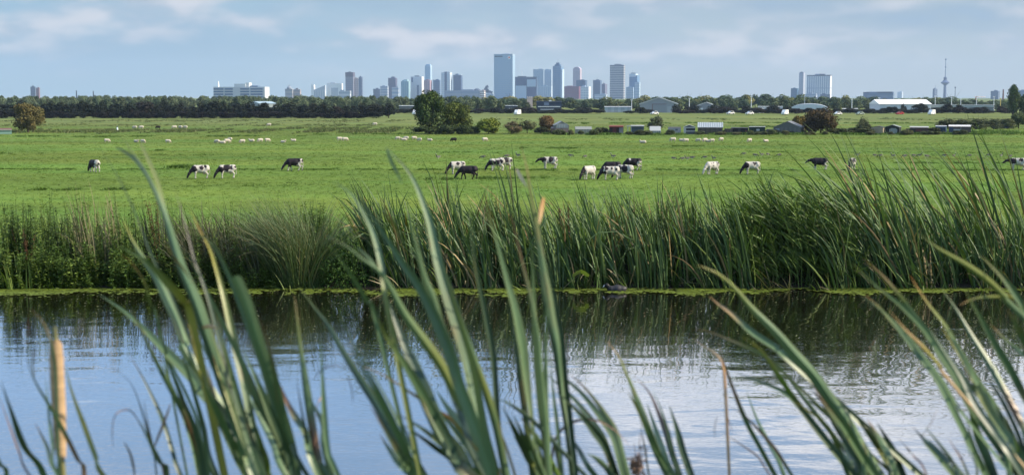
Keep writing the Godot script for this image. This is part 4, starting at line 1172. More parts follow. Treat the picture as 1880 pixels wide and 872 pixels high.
# ------------------------------------------------------------------ growth in the pasture
func tuft(blades: int, sd: int, spread := 0.5) -> ArrayMesh:   # one metre high, to be scaled
	var r := RandomNumberGenerator.new()
	r.seed = sd
	var m := MB.new()
	for i in blades:
		var a := r.randf() * TAU
		var o := Vector3(cos(a), 0, sin(a)) * r.randf() * spread
		var l := Vector3(r.randf_range(-0.6, 0.4), 1.0, r.randf_range(-0.5, 0.5)) * r.randf_range(0.6, 1.1)
		var s := Vector3(cos(a + 1.3), 0, sin(a + 1.3)) * r.randf_range(0.05, 0.11)
		var k := r.randf_range(0.75, 1.25)
		m.col = Color(k, k, k * 0.9)
		m.tri(o - s, o + s, o + l)
	return m.mesh()
func build_field_growth() -> void:
	var gm := vmat("turf", 0.85, 0.2, Color(1, 1, 1), Color(0.5, 0.55, 0.2))
	var turf := Node3D.new()
	turf.name = numbered("grass")
	add_child(turf)
	tag(turf, "short bright green grass of the grazed pasture", "grass", "", "stuff")
	for v in 3:
		var T := []
		var C := []
		for k in 42000:
			var d := 92.0 * pow(430.0 / 92.0, sqrt(rf(0, 1)))
			var x := rf(-0.43, 0.43) * d
			var c := grass_color(x, -d)
			var w := noise.get_noise_2d(x * 0.12, d * 0.12 + 500.0)
			var b := rf(0.84, 1.13)
			var s := rf(0.25, 0.6)
			var h := rf(0.04, 0.085) * (1.0 + maxf(w, 0.0) * 0.8)
			T.append(Transform3D(Basis(Vector3.UP, rf(0, 6)).scaled(Vector3(s, h, s)), Vector3(x, field_y(x, -d) - 0.01, -d)))
			C.append(Color(c.r * b, c.g * b, c.b * b))
		multi("blades", tuft(9, 40 + v, 0.8), T, C, gm, turf)
	# rougher growth along the shallow ditches and on wet patches
	var rough := Node3D.new()
	rough.name = numbered("rushes")
	add_child(rough)
	tag(rough, "darker rushes and rough grass along the shallow pasture ditches", "rushes", "", "stuff")
	var T2 := []
	var C2 := []
	# pixel row, from, to, count, height, spread in metres along the view, tone
	for q in [[312, -40, 1920, 2600, 0.22, 0.8, 0], [308, 305, 348, 120, 0.5, 1.2, 0], [283, -20, 72, 160, 0.42, 0.8, 0], [284, 200, 420, 120, 0.2, 1.2, 0], [275, 150, 172, 50, 0.4, 0.5, 0], [276, 285, 300, 40, 0.35, 0.5, 0], [347, 30, 265, 260, 0.28, 0.6, 0], [250.5, -20, 560, 900, 0.42, 1.5, 0], [247, 560, 760, 260, 0.5, 2.0, 0], [241, -20, 765, 2400, 0.75, 9.0, 1], [236, 500, 760, 500, 0.7, 7.0, 1], [272, 955, 1060, 140, 0.3, 1.0, 0], [269, 1235, 1290, 90, 0.3, 1.0, 0], [279, 800, 1900, 700, 0.2, 2.0, 0], [266, 1400, 1900, 260, 0.2, 2.0, 0], [299, 1640, 1900, 200, 0.26, 0.7, 0], [327, 780, 1010, 260, 0.3, 1.0, 0], [340, 300, 700, 160, 0.18, 2.0, 0], [226, 1040, 1720, 900, 0.5, 5.0, 0], [232, 1340, 1460, 260, 0.5, 4.0, 0], [230, 0, 700, 700, 0.5, 12.0, 1], [222, 0, 760, 800, 0.5, 12.0, 1], [219, 900, 1900, 900, 0.5, 14.0, 1], [247, 1000, 1900, 1300, 0.75, 1.3, 0], [244, 1740, 1900, 500, 0.9, 8.0, 0], [291, -20, 1900, 500, 0.15, 3.0, 0], [266, 0, 900, 420, 0.16, 3.0, 0], [300, 0, 1500, 260, 0.16, 3.0, 0]]:
		for k in q[3]:
			var x := rf(q[1], q[2])
			if noise.get_noise_2d(x * 0.02, q[0] * 3.1) < -0.02: continue
			var p := on(x, q[0], FIELD)
			p.z += rng.randfn(0, q[5]) + 1.6 * noise.get_noise_1d(p.x * 0.05 + q[0])
			var s := rf(0.5, 1.1) * (1.6 if q[4] > 0.4 else 1.0)
			T2.append(Transform3D(Basis(Vector3.UP, rf(0, 6)).scaled(Vector3(s, q[4] * rf(0.3, 0.95), s)), Vector3(p.x, field_y(p.x, p.z) - 0.02, p.z)))
			var b := rf(0.7, 1.3)
			C2.append(Color(0.08 * b, 0.135 * b, 0.026 * b) if q[6] == 0 else Color(0.12 * b, 0.13 * b, 0.055 * b).lerp(Color(0.07 * b, 0.10 * b, 0.035 * b), rf(0, 1)))
	multi("tufts", tuft(10, 77, 0.6), T2, C2, gm, rough)

# ------------------------------------------------------------------ plants of the far bank
func blade(m: MB, base: Vector3, length: float, dir: float, lean: float, bend: float, width: float, c0: Color, c1: Color, segs := 6, taper := 0.38) -> void:
	# dir: compass of the lean, lean: angle from upright at the foot, bend: added towards the tip
	var h := Vector3(cos(dir), 0, sin(dir))
	var face := rf(-1.0, 1.0)
	var side := Vector3(cos(face), 0, sin(face))
	var p := base
	var th := lean
	var prev := []
	var prevc := c0
	for i in segs + 1:
		var t := float(i) / segs
		var d := h * sin(th) + Vector3.UP * cos(th)
		var s := (side - d * side.dot(d)).normalized()
		var w := width * 0.5 * minf(1.0, (1.0 - t) / taper + 0.04) * lerpf(0.75, 1.0, minf(1, t * 4))
		var g := s.cross(d).normalized()
		if g.z < 0: g = -g
		var ring := [p - s * w, p + s * w, (g - s * 0.35).normalized(), (g + s * 0.35).normalized()]
		var cc := c0.lerp(c1, t)
		if i > 0:
			m.trin(prev[0], prev[1], ring[1], prev[2], prev[3], ring[3], prevc, prevc, cc)
			m.trin(prev[0], ring[1], ring[0], prev[2], ring[3], ring[2], prevc, cc, cc)
		prev = ring
		prevc = cc
		p += d * (length / segs)
		th += bend / segs * (0.4 + 1.2 * t)
func greens(kind: String) -> Array:   # [foot, tip]
	var b := rf(0.7, 1.3)
	var r := rng.randf()
	match kind:
		"cattail":
			if r < 0.09: return [Color(0.14, 0.12, 0.055) * b, Color(0.27, 0.19, 0.09) * b]
			if r < 0.22: return [Color(0.10, 0.15, 0.03) * b, Color(0.12, 0.17, 0.04) * b]
			if r < 0.5: return [Color(0.04, 0.07, 0.024) * b, Color(0.055, 0.095, 0.04) * b]
			return [Color(0.07, 0.115, 0.036) * b, Color(0.088, 0.145, 0.06) * b]
		"sedge":
			if r < 0.22: return [Color(0.11, 0.13, 0.045) * b, Color(0.23, 0.20, 0.10) * b]
			return [Color(0.065, 0.105, 0.03) * b, Color(0.12, 0.16, 0.085) * b]
		"purple": return [Color(0.045, 0.06, 0.026) * b, Color(0.085, 0.08, 0.045) * b]
		"dry": return [Color(0.10, 0.11, 0.05) * b, Color(0.25, 0.2, 0.12) * b]
		"dark": return [Color(0.035, 0.055, 0.02) * b, Color(0.03, 0.04, 0.022) * b]
		"light": return [Color(0.10, 0.16, 0.03) * b, Color(0.15, 0.2, 0.05) * b]
		"reed": return [Color(0.095, 0.14, 0.036) * b, Color(0.11, 0.185, 0.045) * b]
	return [Color(0.06, 0.1, 0.03) * b, Color(0.08, 0.13, 0.04) * b]
func bank_y(z: float) -> float:
	var d := -z
	if d < 25.75: return -0.3
	if d < 28.5: return lerpf(-0.05, 0.42, (d - 25.75) / 2.75)
	if d < 31.0: return 0.42
	return lerpf(0.42, -1.2, (d - 31.0) / 5.0)
func bx(x: float, d: float) -> float: return (x - 940.0) / F * d
func leaf_spray(m: MB, foot: Vector3, height: float, n: int, size: float, c: Color, lean := 0.0) -> void:   # an upright stem with pointed leaves along it
	var top := foot + Vector3(-lean * height + rf(-0.1, 0.1), height, rf(-0.08, 0.08))
	m.col = c * 0.8
	m.tube([foot, foot.lerp(top, 0.5) + Vector3(rf(-0.03, 0.03), 0, 0), top], [0.006, 0.005, 0.002], 4)
	for i in n:
		var t := rf(0.12, 1.0)
		var p := foot.lerp(top, t)
		var a := rf(0, TAU)
		var d := Vector3(cos(a), rf(-0.1, 0.8), sin(a)).normalized()
		var s := d.cross(Vector3.UP + rdir() * 0.5).normalized()
		var l := size * rf(0.5, 1.2) * (1.15 - 0.5 * t)
		var b := rf(0.7, 1.3)
		m.col = Color(c.r * b, c.g * b, c.b * b)
		var g := d.cross(s)
		m.quadn(p, p + d * l * 0.45 + s * l * 0.16, p + d * l - Vector3(0, l * 0.15, 0), p + d * l * 0.45 - s * l * 0.16, g if g.y > 0 else -g)
func build_far_bank() -> void:
	var leaf := vmat("bankleaf", 0.5, 0.36, Color(1, 1, 1), Color(0.55, 0.62, 0.18))
	var herb := vmat("bankherb", 0.65, 0.3, Color(1, 1, 1), Color(0.5, 0.58, 0.16))
	var WIND := PI   # the wind blows towards -x
	var stand := func(called: String, label: String, x0: float, x1: float, n: int, h0: float, h1: float, kind: String, wid: float, lean0: float, lean1: float, bend: float, z0 := 25.7, z1 := 27.2) -> void:
		var m := MB.new()
		for i in n / 6:
			var d := rf(z0, z1)
			var x := rf(x0, x1)
			var clump := noise.get_noise_2d(x * 0.012, d * 0.7 + 60.0)
			var dirn := WIND + rng.randfn(0, 0.6)
			var ln := rf(lean0, lean1)
			var tall := rf(h0, h1) * (1.0 + 0.35 * clump)
			for q in 6:
				var k := greens(kind)
				var l := tall * (rf(0.78, 1.05) if rng.randf() > 0.2 else rf(0.45, 0.8))
				blade(m, Vector3(bx(x, d) + rng.randfn(0, 0.05), bank_y(-d) - 0.03, -d + rng.randfn(0, 0.04)), l, dirn + rng.randfn(0, 0.5) if rng.randf() > 0.16 else rf(0, TAU), ln * rf(0.2, 1.7), bend * rf(0.1, 1.9) + (rf(0.8, 2.2) if rng.randf() < 0.14 else 0.0), wid * rf(0.6, 1.3), k[0], k[1], 6)
		tag(obj(called, m.mesh(), leaf), label, "reeds", "", "stuff")
	# grass on the crown of the dike
	var g := MB.new()
	for i in 9000:
		var d := rf(27.2, 33.5)
		var k := greens("light" if rng.randf() < 0.65 else "other")
		blade(g, Vector3(rf(-15, 15), bank_y(-d) - 0.02, -d), rf(0.3, 0.75), WIND + rng.randfn(0, 0.9), rf(0, 0.3), rf(0.2, 0.9), 0.012, k[0], k[1], 3)
	tag(obj("dike_grass", g.mesh(), leaf), "sunlit long grass on the crown of the far dike", "grass", "", "stuff")
	# left: herbs and weeds
	g = MB.new()
	for i in 1700:
		var x := rf(-420, 560)
		var d := rf(25.75, 27.4)
		if rng.randf() < 0.4: d = rf(25.7, 26.1)
		var b := rf(0.7, 1.3)
		var c := Color(0.075, 0.125, 0.028) * b if rng.randf() < 0.65 else Color(0.14, 0.20, 0.045) * b
		leaf_spray(g, Vector3(bx(x, d), bank_y(-d), -d), rf(0.5, 1.4) * (1.0 if d > 26.2 else 0.55) * (1.0 + 0.6 * noise.get_noise_1d(x * 0.03)), 48, 0.11, c, rf(-0.1, 0.2))
	tag(obj("undergrowth", g.mesh(), herb), "tangle of leafy green weeds on the left part of the far bank", "weeds", "", "stuff")
	g = MB.new()
	for i in 800:
		var x := rf(560, 1420)
		var d := rf(25.75, 27.0)
		var b := rf(0.7, 1.3)
		leaf_spray(g, Vector3(bx(x, d), bank_y(-d), -d), rf(0.25, 1.1) * (1.0 if x < 700 else 0.55), 34, 0.06, Color(0.05, 0.095, 0.022) * b, rf(-0.1, 0.15))
	tag(obj("undergrowth", g.mesh(), herb), "dark leafy weeds between the sedge tussock and the cattails on the far bank", "weeds", "", "stuff")
	g = MB.new()
	for i in 260:
		var x := rf(1000, 1920)
		var d := rf(25.72, 26.2)
		leaf_spray(g, Vector3(bx(x, d), bank_y(-d), -d), rf(0.12, 0.45), 20, 0.06, Color(0.05, 0.10, 0.02) * rf(0.7, 1.3), rf(-0.1, 0.15))
	tag(obj("undergrowth", g.mesh(), herb), "low weeds at the waterline under the cattails", "weeds", "", "stuff")
	# stands too dense to count
	stand.call("cattail_bed", "dense bed of green cattail leaves leaning left, centre of the far bank", 680, 1385, 2000, 1.35, 1.95, "cattail", 0.03, 0.0, 0.4, 0.6)
	stand.call("cattail_bed", "dense bed of green cattail leaves leaning left, right part of the far bank", 1545, 2260, 2100, 1.15, 1.75, "cattail", 0.03, 0.05, 0.45, 0.55)
	stand.call("cattail_bed", "sparse bright cattail leaves standing in the water at the left end of the far bank", -70, 48, 90, 0.8, 1.25, "light", 0.022, -0.05, 0.2, 0.2, 25.65, 25.9)
	stand.call("overhanging_leaves", "leaves hanging out over the duckweed from the far bank", -60, 1950, 330, 0.4, 0.8, "light", 0.02, 0.3, 1.1, 0.9, 25.45, 25.8)
	stand.call("dry_grass", "tall dry grass with pale seed heads rising from the left weeds", 130, 235, 110, 1.4, 2.0, "dry", 0.012, -0.05, 0.2, 0.25, 26.2, 27.2)
	stand.call("purple_grass", "dark purplish grass sweeping left from the sedge tussock", 320, 480, 700, 1.1, 1.65, "purple", 0.014, 0.1, 0.6, 0.7, 25.8, 27.2)
	stand.call("cattail_bed", "shadowy low cattail leaves behind the feathery reeds", 1370, 1560, 500, 0.8, 1.25, "cattail", 0.03, 0.0, 0.4, 0.5, 26.3, 28.0)
	stand.call("fallen_leaves", "bent and fallen dark leaves at the foot of the cattail bed", 700, 1900, 420, 0.5, 1.0, "dry", 0.018, 0.5, 1.3, 0.7, 25.7, 26.2)
	# sedge tussock
	var t := thing("sedge_tussock", "large fountain-like sedge tussock with pale arching blades, left half of the far bank", "sedge", Vector3(bx(545, 26.0), 0.0, -26.0))
	g = MB.new()
	for i in 1300:
		var a := rf(0, TAU)
		var k := greens("sedge")
		var o := Vector3(cos(a) * 0.5 * sqrt(rng.randf()), 0.0, sin(a) * 0.3 * sqrt(rng.randf()))
		var out := rf(0.02, 0.45)
		var dirn := atan2(o.z, o.x) if rng.randf() < 0.35 else WIND + rng.randfn(0, 0.45)
		blade(g, o, rf(1.2, 2.0), dirn, out, rf(0.3, 2.1), 0.0135, k[0], k[1], 8, 0.8)
	obj("blades", g.mesh(), leaf, t).set_meta("kind", "stuff")
	# reeds: stalks with leaves in two rows, plumed by the wind
	var r := MB.new()
	for i in 330:
		var d := rf(25.75, 26.9)
		var x := rf(1360, 1600)
		var top := lerpf(1.4, 1.78, smoothstep(1360, 1450, x)) * lerpf(1.0, 0.8, smoothstep(1520, 1600, x))
		var l := top * rf(0.72, 1.05)
		var p := Vector3(bx(x, d), bank_y(-d), -d)
		var k := greens("reed")
		r.col = k[0]
		var tip := p + Vector3(-l * rf(0.02, 0.28), l, rf(-0.1, 0.1))
		r.tube([p, p.lerp(tip, 0.5) + Vector3(0.06 * l, 0, 0), tip], [0.005, 0.004, 0.002], 4)
		for j in 14:
			var tt := rf(0.15, 1.0)
			var q := p.lerp(tip, tt) + Vector3(0.24 * l * tt * (1.0 - tt), 0, 0)
			blade(r, q, rf(0.28, 0.5), WIND + rng.randfn(0, 0.9), rf(0.5, 1.3), rf(0.2, 0.9), 0.027, k[0], k[1], 4, 0.8)
	tag(obj("reed_bed", r.mesh(), leaf), "feathery stand of common reed with short leaves swept left, right of centre", "reeds", "", "stuff")
	# tall cattails that can be told apart, right
	var places := [[1612, 3.3, 0.46], [1634, 3.0, 0.5], [1668, 2.6, 0.48], [1700, 2.8, 0.44], [1722, 3.0, 0.48], [1750, 3.2, 0.5], [1776, 3.1, 0.42], [1800, 3.0, 0.5], [1824, 3.2, 0.48], [1850, 3.0, 0.44], [1876, 3.3, 0.42], [1900, 3.2, 0.44], [1920, 3.3, 0.44], [1740, 2.6, 0.4], [1860, 2.7, 0.45], [1652, 3.5, 0.55], [1676, 3.4, 0.6], [1640, 3.3, 0.5], [1690, 3.2, 0.62]]
	places.sort_custom(func(a, b): return a[0] < b[0])
	for i in places.size():
		var q: Array = places[i]
		var d := rf(25.75, 26.5)
		var c := thing("cattail_plant", "tall cattail rising above the right reed bed, %s of that group from the left" % nth(i + 1), "cattail", Vector3(bx(q[0], d), bank_y(-d), -d), 0.0, "tall cattails on the right of the far bank")
		for j in 8:
			var m := MB.new()
			var k := greens("cattail")
			blade(m, Vector3(rf(-0.08, 0.08), 0, rf(-0.06, 0.06)), q[1] * rf(0.66, 1.06), WIND + rng.randfn(0, 0.4), q[2] * rf(0.35, 1.1), q[2] * rf(0.2, 2.2), rf(0.026, 0.044), k[0], k[1], 8)
			obj("leaf", m.mesh(), leaf, c)
	# and a few in the middle and on the left
	places = [[700, 2.1, 0.5, "upright cattail at the left end of the central bed"], [742, 2.25, 0.5, "cattail with leaves swept far left near the left end of the central bed"], [858, 2.1, 0.3, "cattail overtopping the central bed below the black cow"], [960, 2.6, 0.22, "tallest cattail of the central bed, below the walking cow"], [1012, 2.1, 0.3, "cattail with a dry tip left of the reddish dock"], [1108, 2.1, 0.4, "cattail overtopping the bed below the white cow"], [1180, 2.05, 0.4, "cattail overtopping the bed right of the white cow"], [1265, 2.1, 0.4, "cattail overtopping the bed below the spotted white cow"], [1330, 2.1, 0.45, "cattail at the right end of the central bed before the reeds"], [1470, 2.6, 0.55, "cattail rising through the reeds, its tips swept far left"], [1385, 2.3, 0.5, "cattail at the left edge of the reeds"]]
	for q in places:
		var d := rf(25.75, 26.4)
		var c := thing("cattail_plant", q[3], "cattail", Vector3(bx(q[0], d), bank_y(-d), -d), 0.0, "cattails overtopping the central bed")
		for j in 8:
			var m := MB.new()
			var k := greens("cattail")
			blade(m, Vector3(rf(-0.1, 0.1), 0, rf(-0.06, 0.06)), q[1] * rf(0.75, 1.05), WIND + rng.randfn(0, 0.3), q[2] * rf(0.1, 0.8), q[2] * rf(0.2, 1.4), rf(0.024, 0.034), k[0], k[1], 8)
			obj("leaf", m.mesh(), leaf, c)
	for q in [[262, "dark withered cattail left of the sedge tussock"], [296, "second dark withered cattail, nearer the sedge tussock"]]:
		var c := thing("cattail_plant", q[1], "cattail", Vector3(bx(q[0], 26.4), bank_y(-26.4), -26.4), 0.0, "withered cattails left of the sedge")
		for j in 12:
			var m := MB.new()
			var k := greens("dark")
			blade(m, Vector3(rf(-0.15, 0.15), 0, rf(-0.06, 0.06)), rf(1.2, 1.7), rf(0, TAU), rf(0.0, 0.2), rf(0.1, 0.5) + (rf(1.5, 2.6) if j % 3 == 0 else 0.0), rf(0.016, 0.024), k[0], k[1], 8)
			obj("leaf", m.mesh(), leaf, c)
	# docks with rusty seed heads
	for q in [[1043, 1.72, "reddish-brown dock seed heads standing above the cattails below the white cow"], [36, 1.05, "reddish dock below the feathery weed at the far left"], [285, 1.6, "thin rusty dock stems among the withered cattails"]]:
		var c := thing("dock_plant", q[2], "dock", Vector3(bx(q[0], 26.3), bank_y(-26.3), -26.3))
		for j in 5:
			var m := MB.new()
			m.col = Color(0.12, 0.06, 0.035)
			var top := Vector3(rf(-0.25, 0.2), q[1] * rf(0.75, 1.0), rf(-0.1, 0.1))
			m.tube([Vector3.ZERO, top * 0.5 + Vector3(0.03, 0, 0), top], [0.006, 0.005, 0.003], 5)
			for s in 90:
				var tt := rf(0.55, 1.0)
				var p := top * tt + Vector3(0.03 * (1 - tt), 0, 0) + rdir() * rf(0.0, 0.05)
				m.col = Color(0.13, 0.065, 0.035) * rf(0.5, 1.4)
				var u := rdir() * 0.011
				var w := rdir() * 0.011
				m.quad(p - u, p - w, p + u, p + w)
			obj("seed_head", m.mesh(), herb, c)
	# feathery weed, bushes, broad leaf
	for q in [[32, 1.12, 12, Color(0.05, 0.09, 0.025), "feathery dark green weed standing up at the far left of the bank"], [112, 1.1, 7, Color(0.05, 0.08, 0.03), "slim tall weed between the feathery weed and the dry grass"], [578, 1.15, 18, Color(0.07, 0.12, 0.025), "leafy weed rising right behind the sedge tussock"], [690, 1.1, 14, Color(0.06, 0.11, 0.03), "leafy weed at the left end of the cattail bed"], [925, 1.4, 12, Color(0.08, 0.14, 0.035), "leafy willowherb rising above the cattail bed below the walking cow"], [1235, 1.3, 10, Color(0.07, 0.10, 0.03), "thin weed with small leaves above the bed, left of the spotted white cow"]]:
		var c := thing("tall_weed", q[4], "weed", Vector3(bx(q[0], 26.5), bank_y(-26.5), -26.5))
		var m := MB.new()
		for j in q[2] * 2: leaf_spray(m, Vector3(rf(-0.26, 0.26), 0.3, rf(-0.12, 0.2)), q[1] * rf(0.75, 1.05), 70, 0.09, q[3], rf(-0.12, 0.12))
		obj("foliage", m.mesh(), herb, c).set_meta("kind", "stuff")
	var bush := thing("leafy_bush", "dense small-leaved bush at the waterline right of the sedge tussock", "bush", Vector3(bx(622, 26.0), 0.02, -26.0))
	var bm := MB.new()
	for i in 5200:
		var u := rdir()
		u.y = absf(u.y)
		var p := Vector3(u.x * 0.55, u.y * 0.95, u.z * 0.4) * rf(0.6, 1.05) + Vector3(0.1 * sin(u.y * 9.0), 0, 0)
		var s := rdir() * rf(0.012, 0.026)
		var w := s.cross(rdir()).normalized() * s.length() * 0.6
		var b := rf(0.6, 1.4)
		bm.col = Color(0.05 * b, 0.10 * b, 0.022 * b)
		bm.quad(p - s, p - w, p + s, p + w)
	obj("foliage", bm.mesh(), herb, bush).set_meta("kind", "stuff")
	var broad := thing("butterbur_plant", "single large pale broad leaf above the water, left of the coot", "plant", Vector3(bx(1067, 25.6), 0.0, -25.6))
	bm = MB.new()
	bm.col = Color(0.24, 0.30, 0.10)
	var rim := []
	for i in 13:
		var a := TAU * i / 12.0
		rim.append(Vector3(cos(a) * 0.15 * (1.0 + 0.2 * sin(3 * a)), 0.30 + 0.05 * sin(a) - 0.05 * cos(2 * a), 0.06 + sin(a) * 0.12))
	for i in 12: bm.tri(Vector3(0, 0.33, 0.06), rim[i], rim[i + 1])
	bm.tri(rim[6], rim[7], Vector3(-0.12, 0.16, 0.14)); bm.tri(rim[5], rim[6], Vector3(-0.12, 0.16, 0.14))
	obj("leaf", bm.mesh(), leaf, broad)
	bm = MB.new()
	bm.col = Color(0.2, 0.24, 0.08)
	bm.tube([Vector3(-0.03, -0.05, 0), Vector3(-0.06, 0.15, 0.03), Vector3(0, 0.33, 0.06)], [0.008, 0.007, 0.005], 5)
	obj("stalk", bm.mesh(), leaf, broad)
# ------------------------------------------------------------------ animals
func cow_bones(pose: int) -> Array:   # faces -x, hooves at y = 0; pose 0 grazing, 1 grazing mid-step, 2 head half raised
	var b := []
	chain(b, [Vector3(-0.52, 1.0, 0), Vector3(0.1, 0.96, 0), Vector3(0.62, 1.06, 0)], [0.35, 0.39, 0.30])
	chain(b, [Vector3(-0.56, 1.30, 0), Vector3(0.1, 1.29, 0), Vector3(0.76, 1.29, 0)], [0.09, 0.09, 0.10])
	chain(b, [Vector3(-0.72, 0.92, 0), Vector3(-0.5, 0.78, 0)], [0.19, 0.2])
	both(b, [Vector3(0.5, 1.30, 0.2), Vector3(0.82, 1.17, 0.11)], [0.08, 0.09])
	chain(b, [Vector3(0.86, 1.25, 0), Vector3(0.93, 1.0, 0), Vector3(0.94, 0.7, 0), Vector3(0.93, 0.42, 0)], [0.04, 0.028, 0.025, 0.05])
	var poll: Vector3 = [Vector3(-1.16, 0.52, 0), Vector3(-1.2, 0.56, 0), Vector3(-1.28, 1.08, 0)][pose]
	var nose: Vector3 = [Vector3(-1.34, 0.13, 0), Vector3(-1.42, 0.17, 0), Vector3(-1.62, 0.82, 0)][pose]
	var mid: Vector3 = [Vector3(-0.93, 0.82, 0), Vector3(-0.95, 0.86, 0), Vector3(-0.98, 1.14, 0)][pose]
	chain(b, [Vector3(-0.62, 1.12, 0), mid, poll], [0.25, 0.17, 0.125])
	chain(b, [poll, poll.lerp(nose, 0.6), nose], [0.125, 0.095, 0.075])
	both(b, [poll + Vector3(0.03, 0.02, 0.11), poll + Vector3(0.08, 0.0, 0.27)], [0.03, 0.045])
	var sw: Array = [[0.03, -0.05, 0.06, -0.06], [0.22, -0.2, 0.24, -0.2], [-0.04, 0.05, -0.05, 0.08]][pose]
	for s in [0, 1]:
		var z := 0.17 if s == 0 else -0.17
		var f: float = sw[s]
		chain(b, [Vector3(-0.52, 0.92, z), Vector3(-0.50 - f * 0.3, 0.66, z), Vector3(-0.51 - f * 0.75, 0.38, z * 0.95), Vector3(-0.50 - f, 0.12, z * 0.95), Vector3(-0.53 - f, 0.035, z * 0.95)], [0.15, 0.10, 0.062, 0.047, 0.06])
		var h: float = sw[2 + s]
		chain(b, [Vector3(0.62, 1.0, z), Vector3(0.45 - h * 0.2, 0.73, z * 1.1), Vector3(0.73 - h * 0.6, 0.49, z), Vector3(0.67 - h, 0.13, z), Vector3(0.64 - h, 0.035, z)], [0.23, 0.145, 0.07, 0.05, 0.06])
	return b
var cow_skins := {}
func cow(label: String, x: float, feet: float, turn: float, pose: int, base: String, head: String, patches: Array, size := 1.0) -> void:
	# patches: [x, y, radius, side (0 both), 1 black or 0 white] on the body's own axes
	if not cow_skins.has(pose): cow_skins[pose] = nets(cow_bones(pose), 0.042, 0.09, 1.22)
	var p := on(x, feet, FIELD)
	p.y = field_y(p.x, p.z)
	var o := thing("cow", label, "cow", p, turn - atan(p.x / -p.z), "dairy cows grazing in the pasture")
	o.scale = Vector3.ONE * size
	var black := Color(0.012, 0.011, 0.012)
	var white := Color(0.43, 0.405, 0.365)
	var n := FastNoiseLite.new()
	n.seed = int(x)
	n.frequency = 2.6
	obj("body", skin(cow_skins[pose], func(v: Vector3, _nn: Vector3) -> Color:
		var dark := base == "b"
		var w := n.get_noise_3dv(v)
		for q in patches:
			var r := Vector2(v.x - q[0], v.y - q[1]).length() + w * 0.16
			if r < q[2] and (q[3] == 0 or signf(v.z) == q[3]): dark = q[4] == 1
		if v.x < -0.72 + w * 0.2: dark = head == "b"
		if v.y < 0.52 + w * 0.1 and v.x > -0.8 and v.x < 0.9 and base == "w": dark = false
		if v.y < 0.42 and v.x > -0.8 and v.x < 0.88 and patches.size(): dark = false
		if v.y < 0.075 and v.x > -0.85 and v.x < 0.88: return Color(0.05, 0.04, 0.03)
		if head == "b" and v.x < -1.0 and absf(v.z) < 0.035 and n.seed % 3 == 0: return white
		return black if dark else white * (0.9 + 0.2 * w)), vmat("hide", 0.6, 0.3), o)
	var m := MB.new()
	m.col = Color(0.5, 0.33, 0.28)
	m.lathe([Vector2(0.01, -0.16), Vector2(0.12, -0.12), Vector2(0.17, 0.0), Vector2(0.12, 0.12), Vector2(0.01, 0.16)], 10, Vector3(0.38, 0.6, 0))
	obj("udder", m.mesh(), vmat("hide", 0.6, 0.3), o)
func small_animal(called: String, label: String, category: String, group: String, x: float, feet: float, turn: float, mesh: ArrayMesh, size: float) -> void:
	var p := on(x, feet, FIELD)
	p.y = field_y(p.x, p.z)
	var o := obj(called, mesh, vmat("fleece", 0.95, 0.1))
	o.position = p
	o.rotation.y = turn
	o.scale = Vector3.ONE * size
	tag(o, label, category, group)
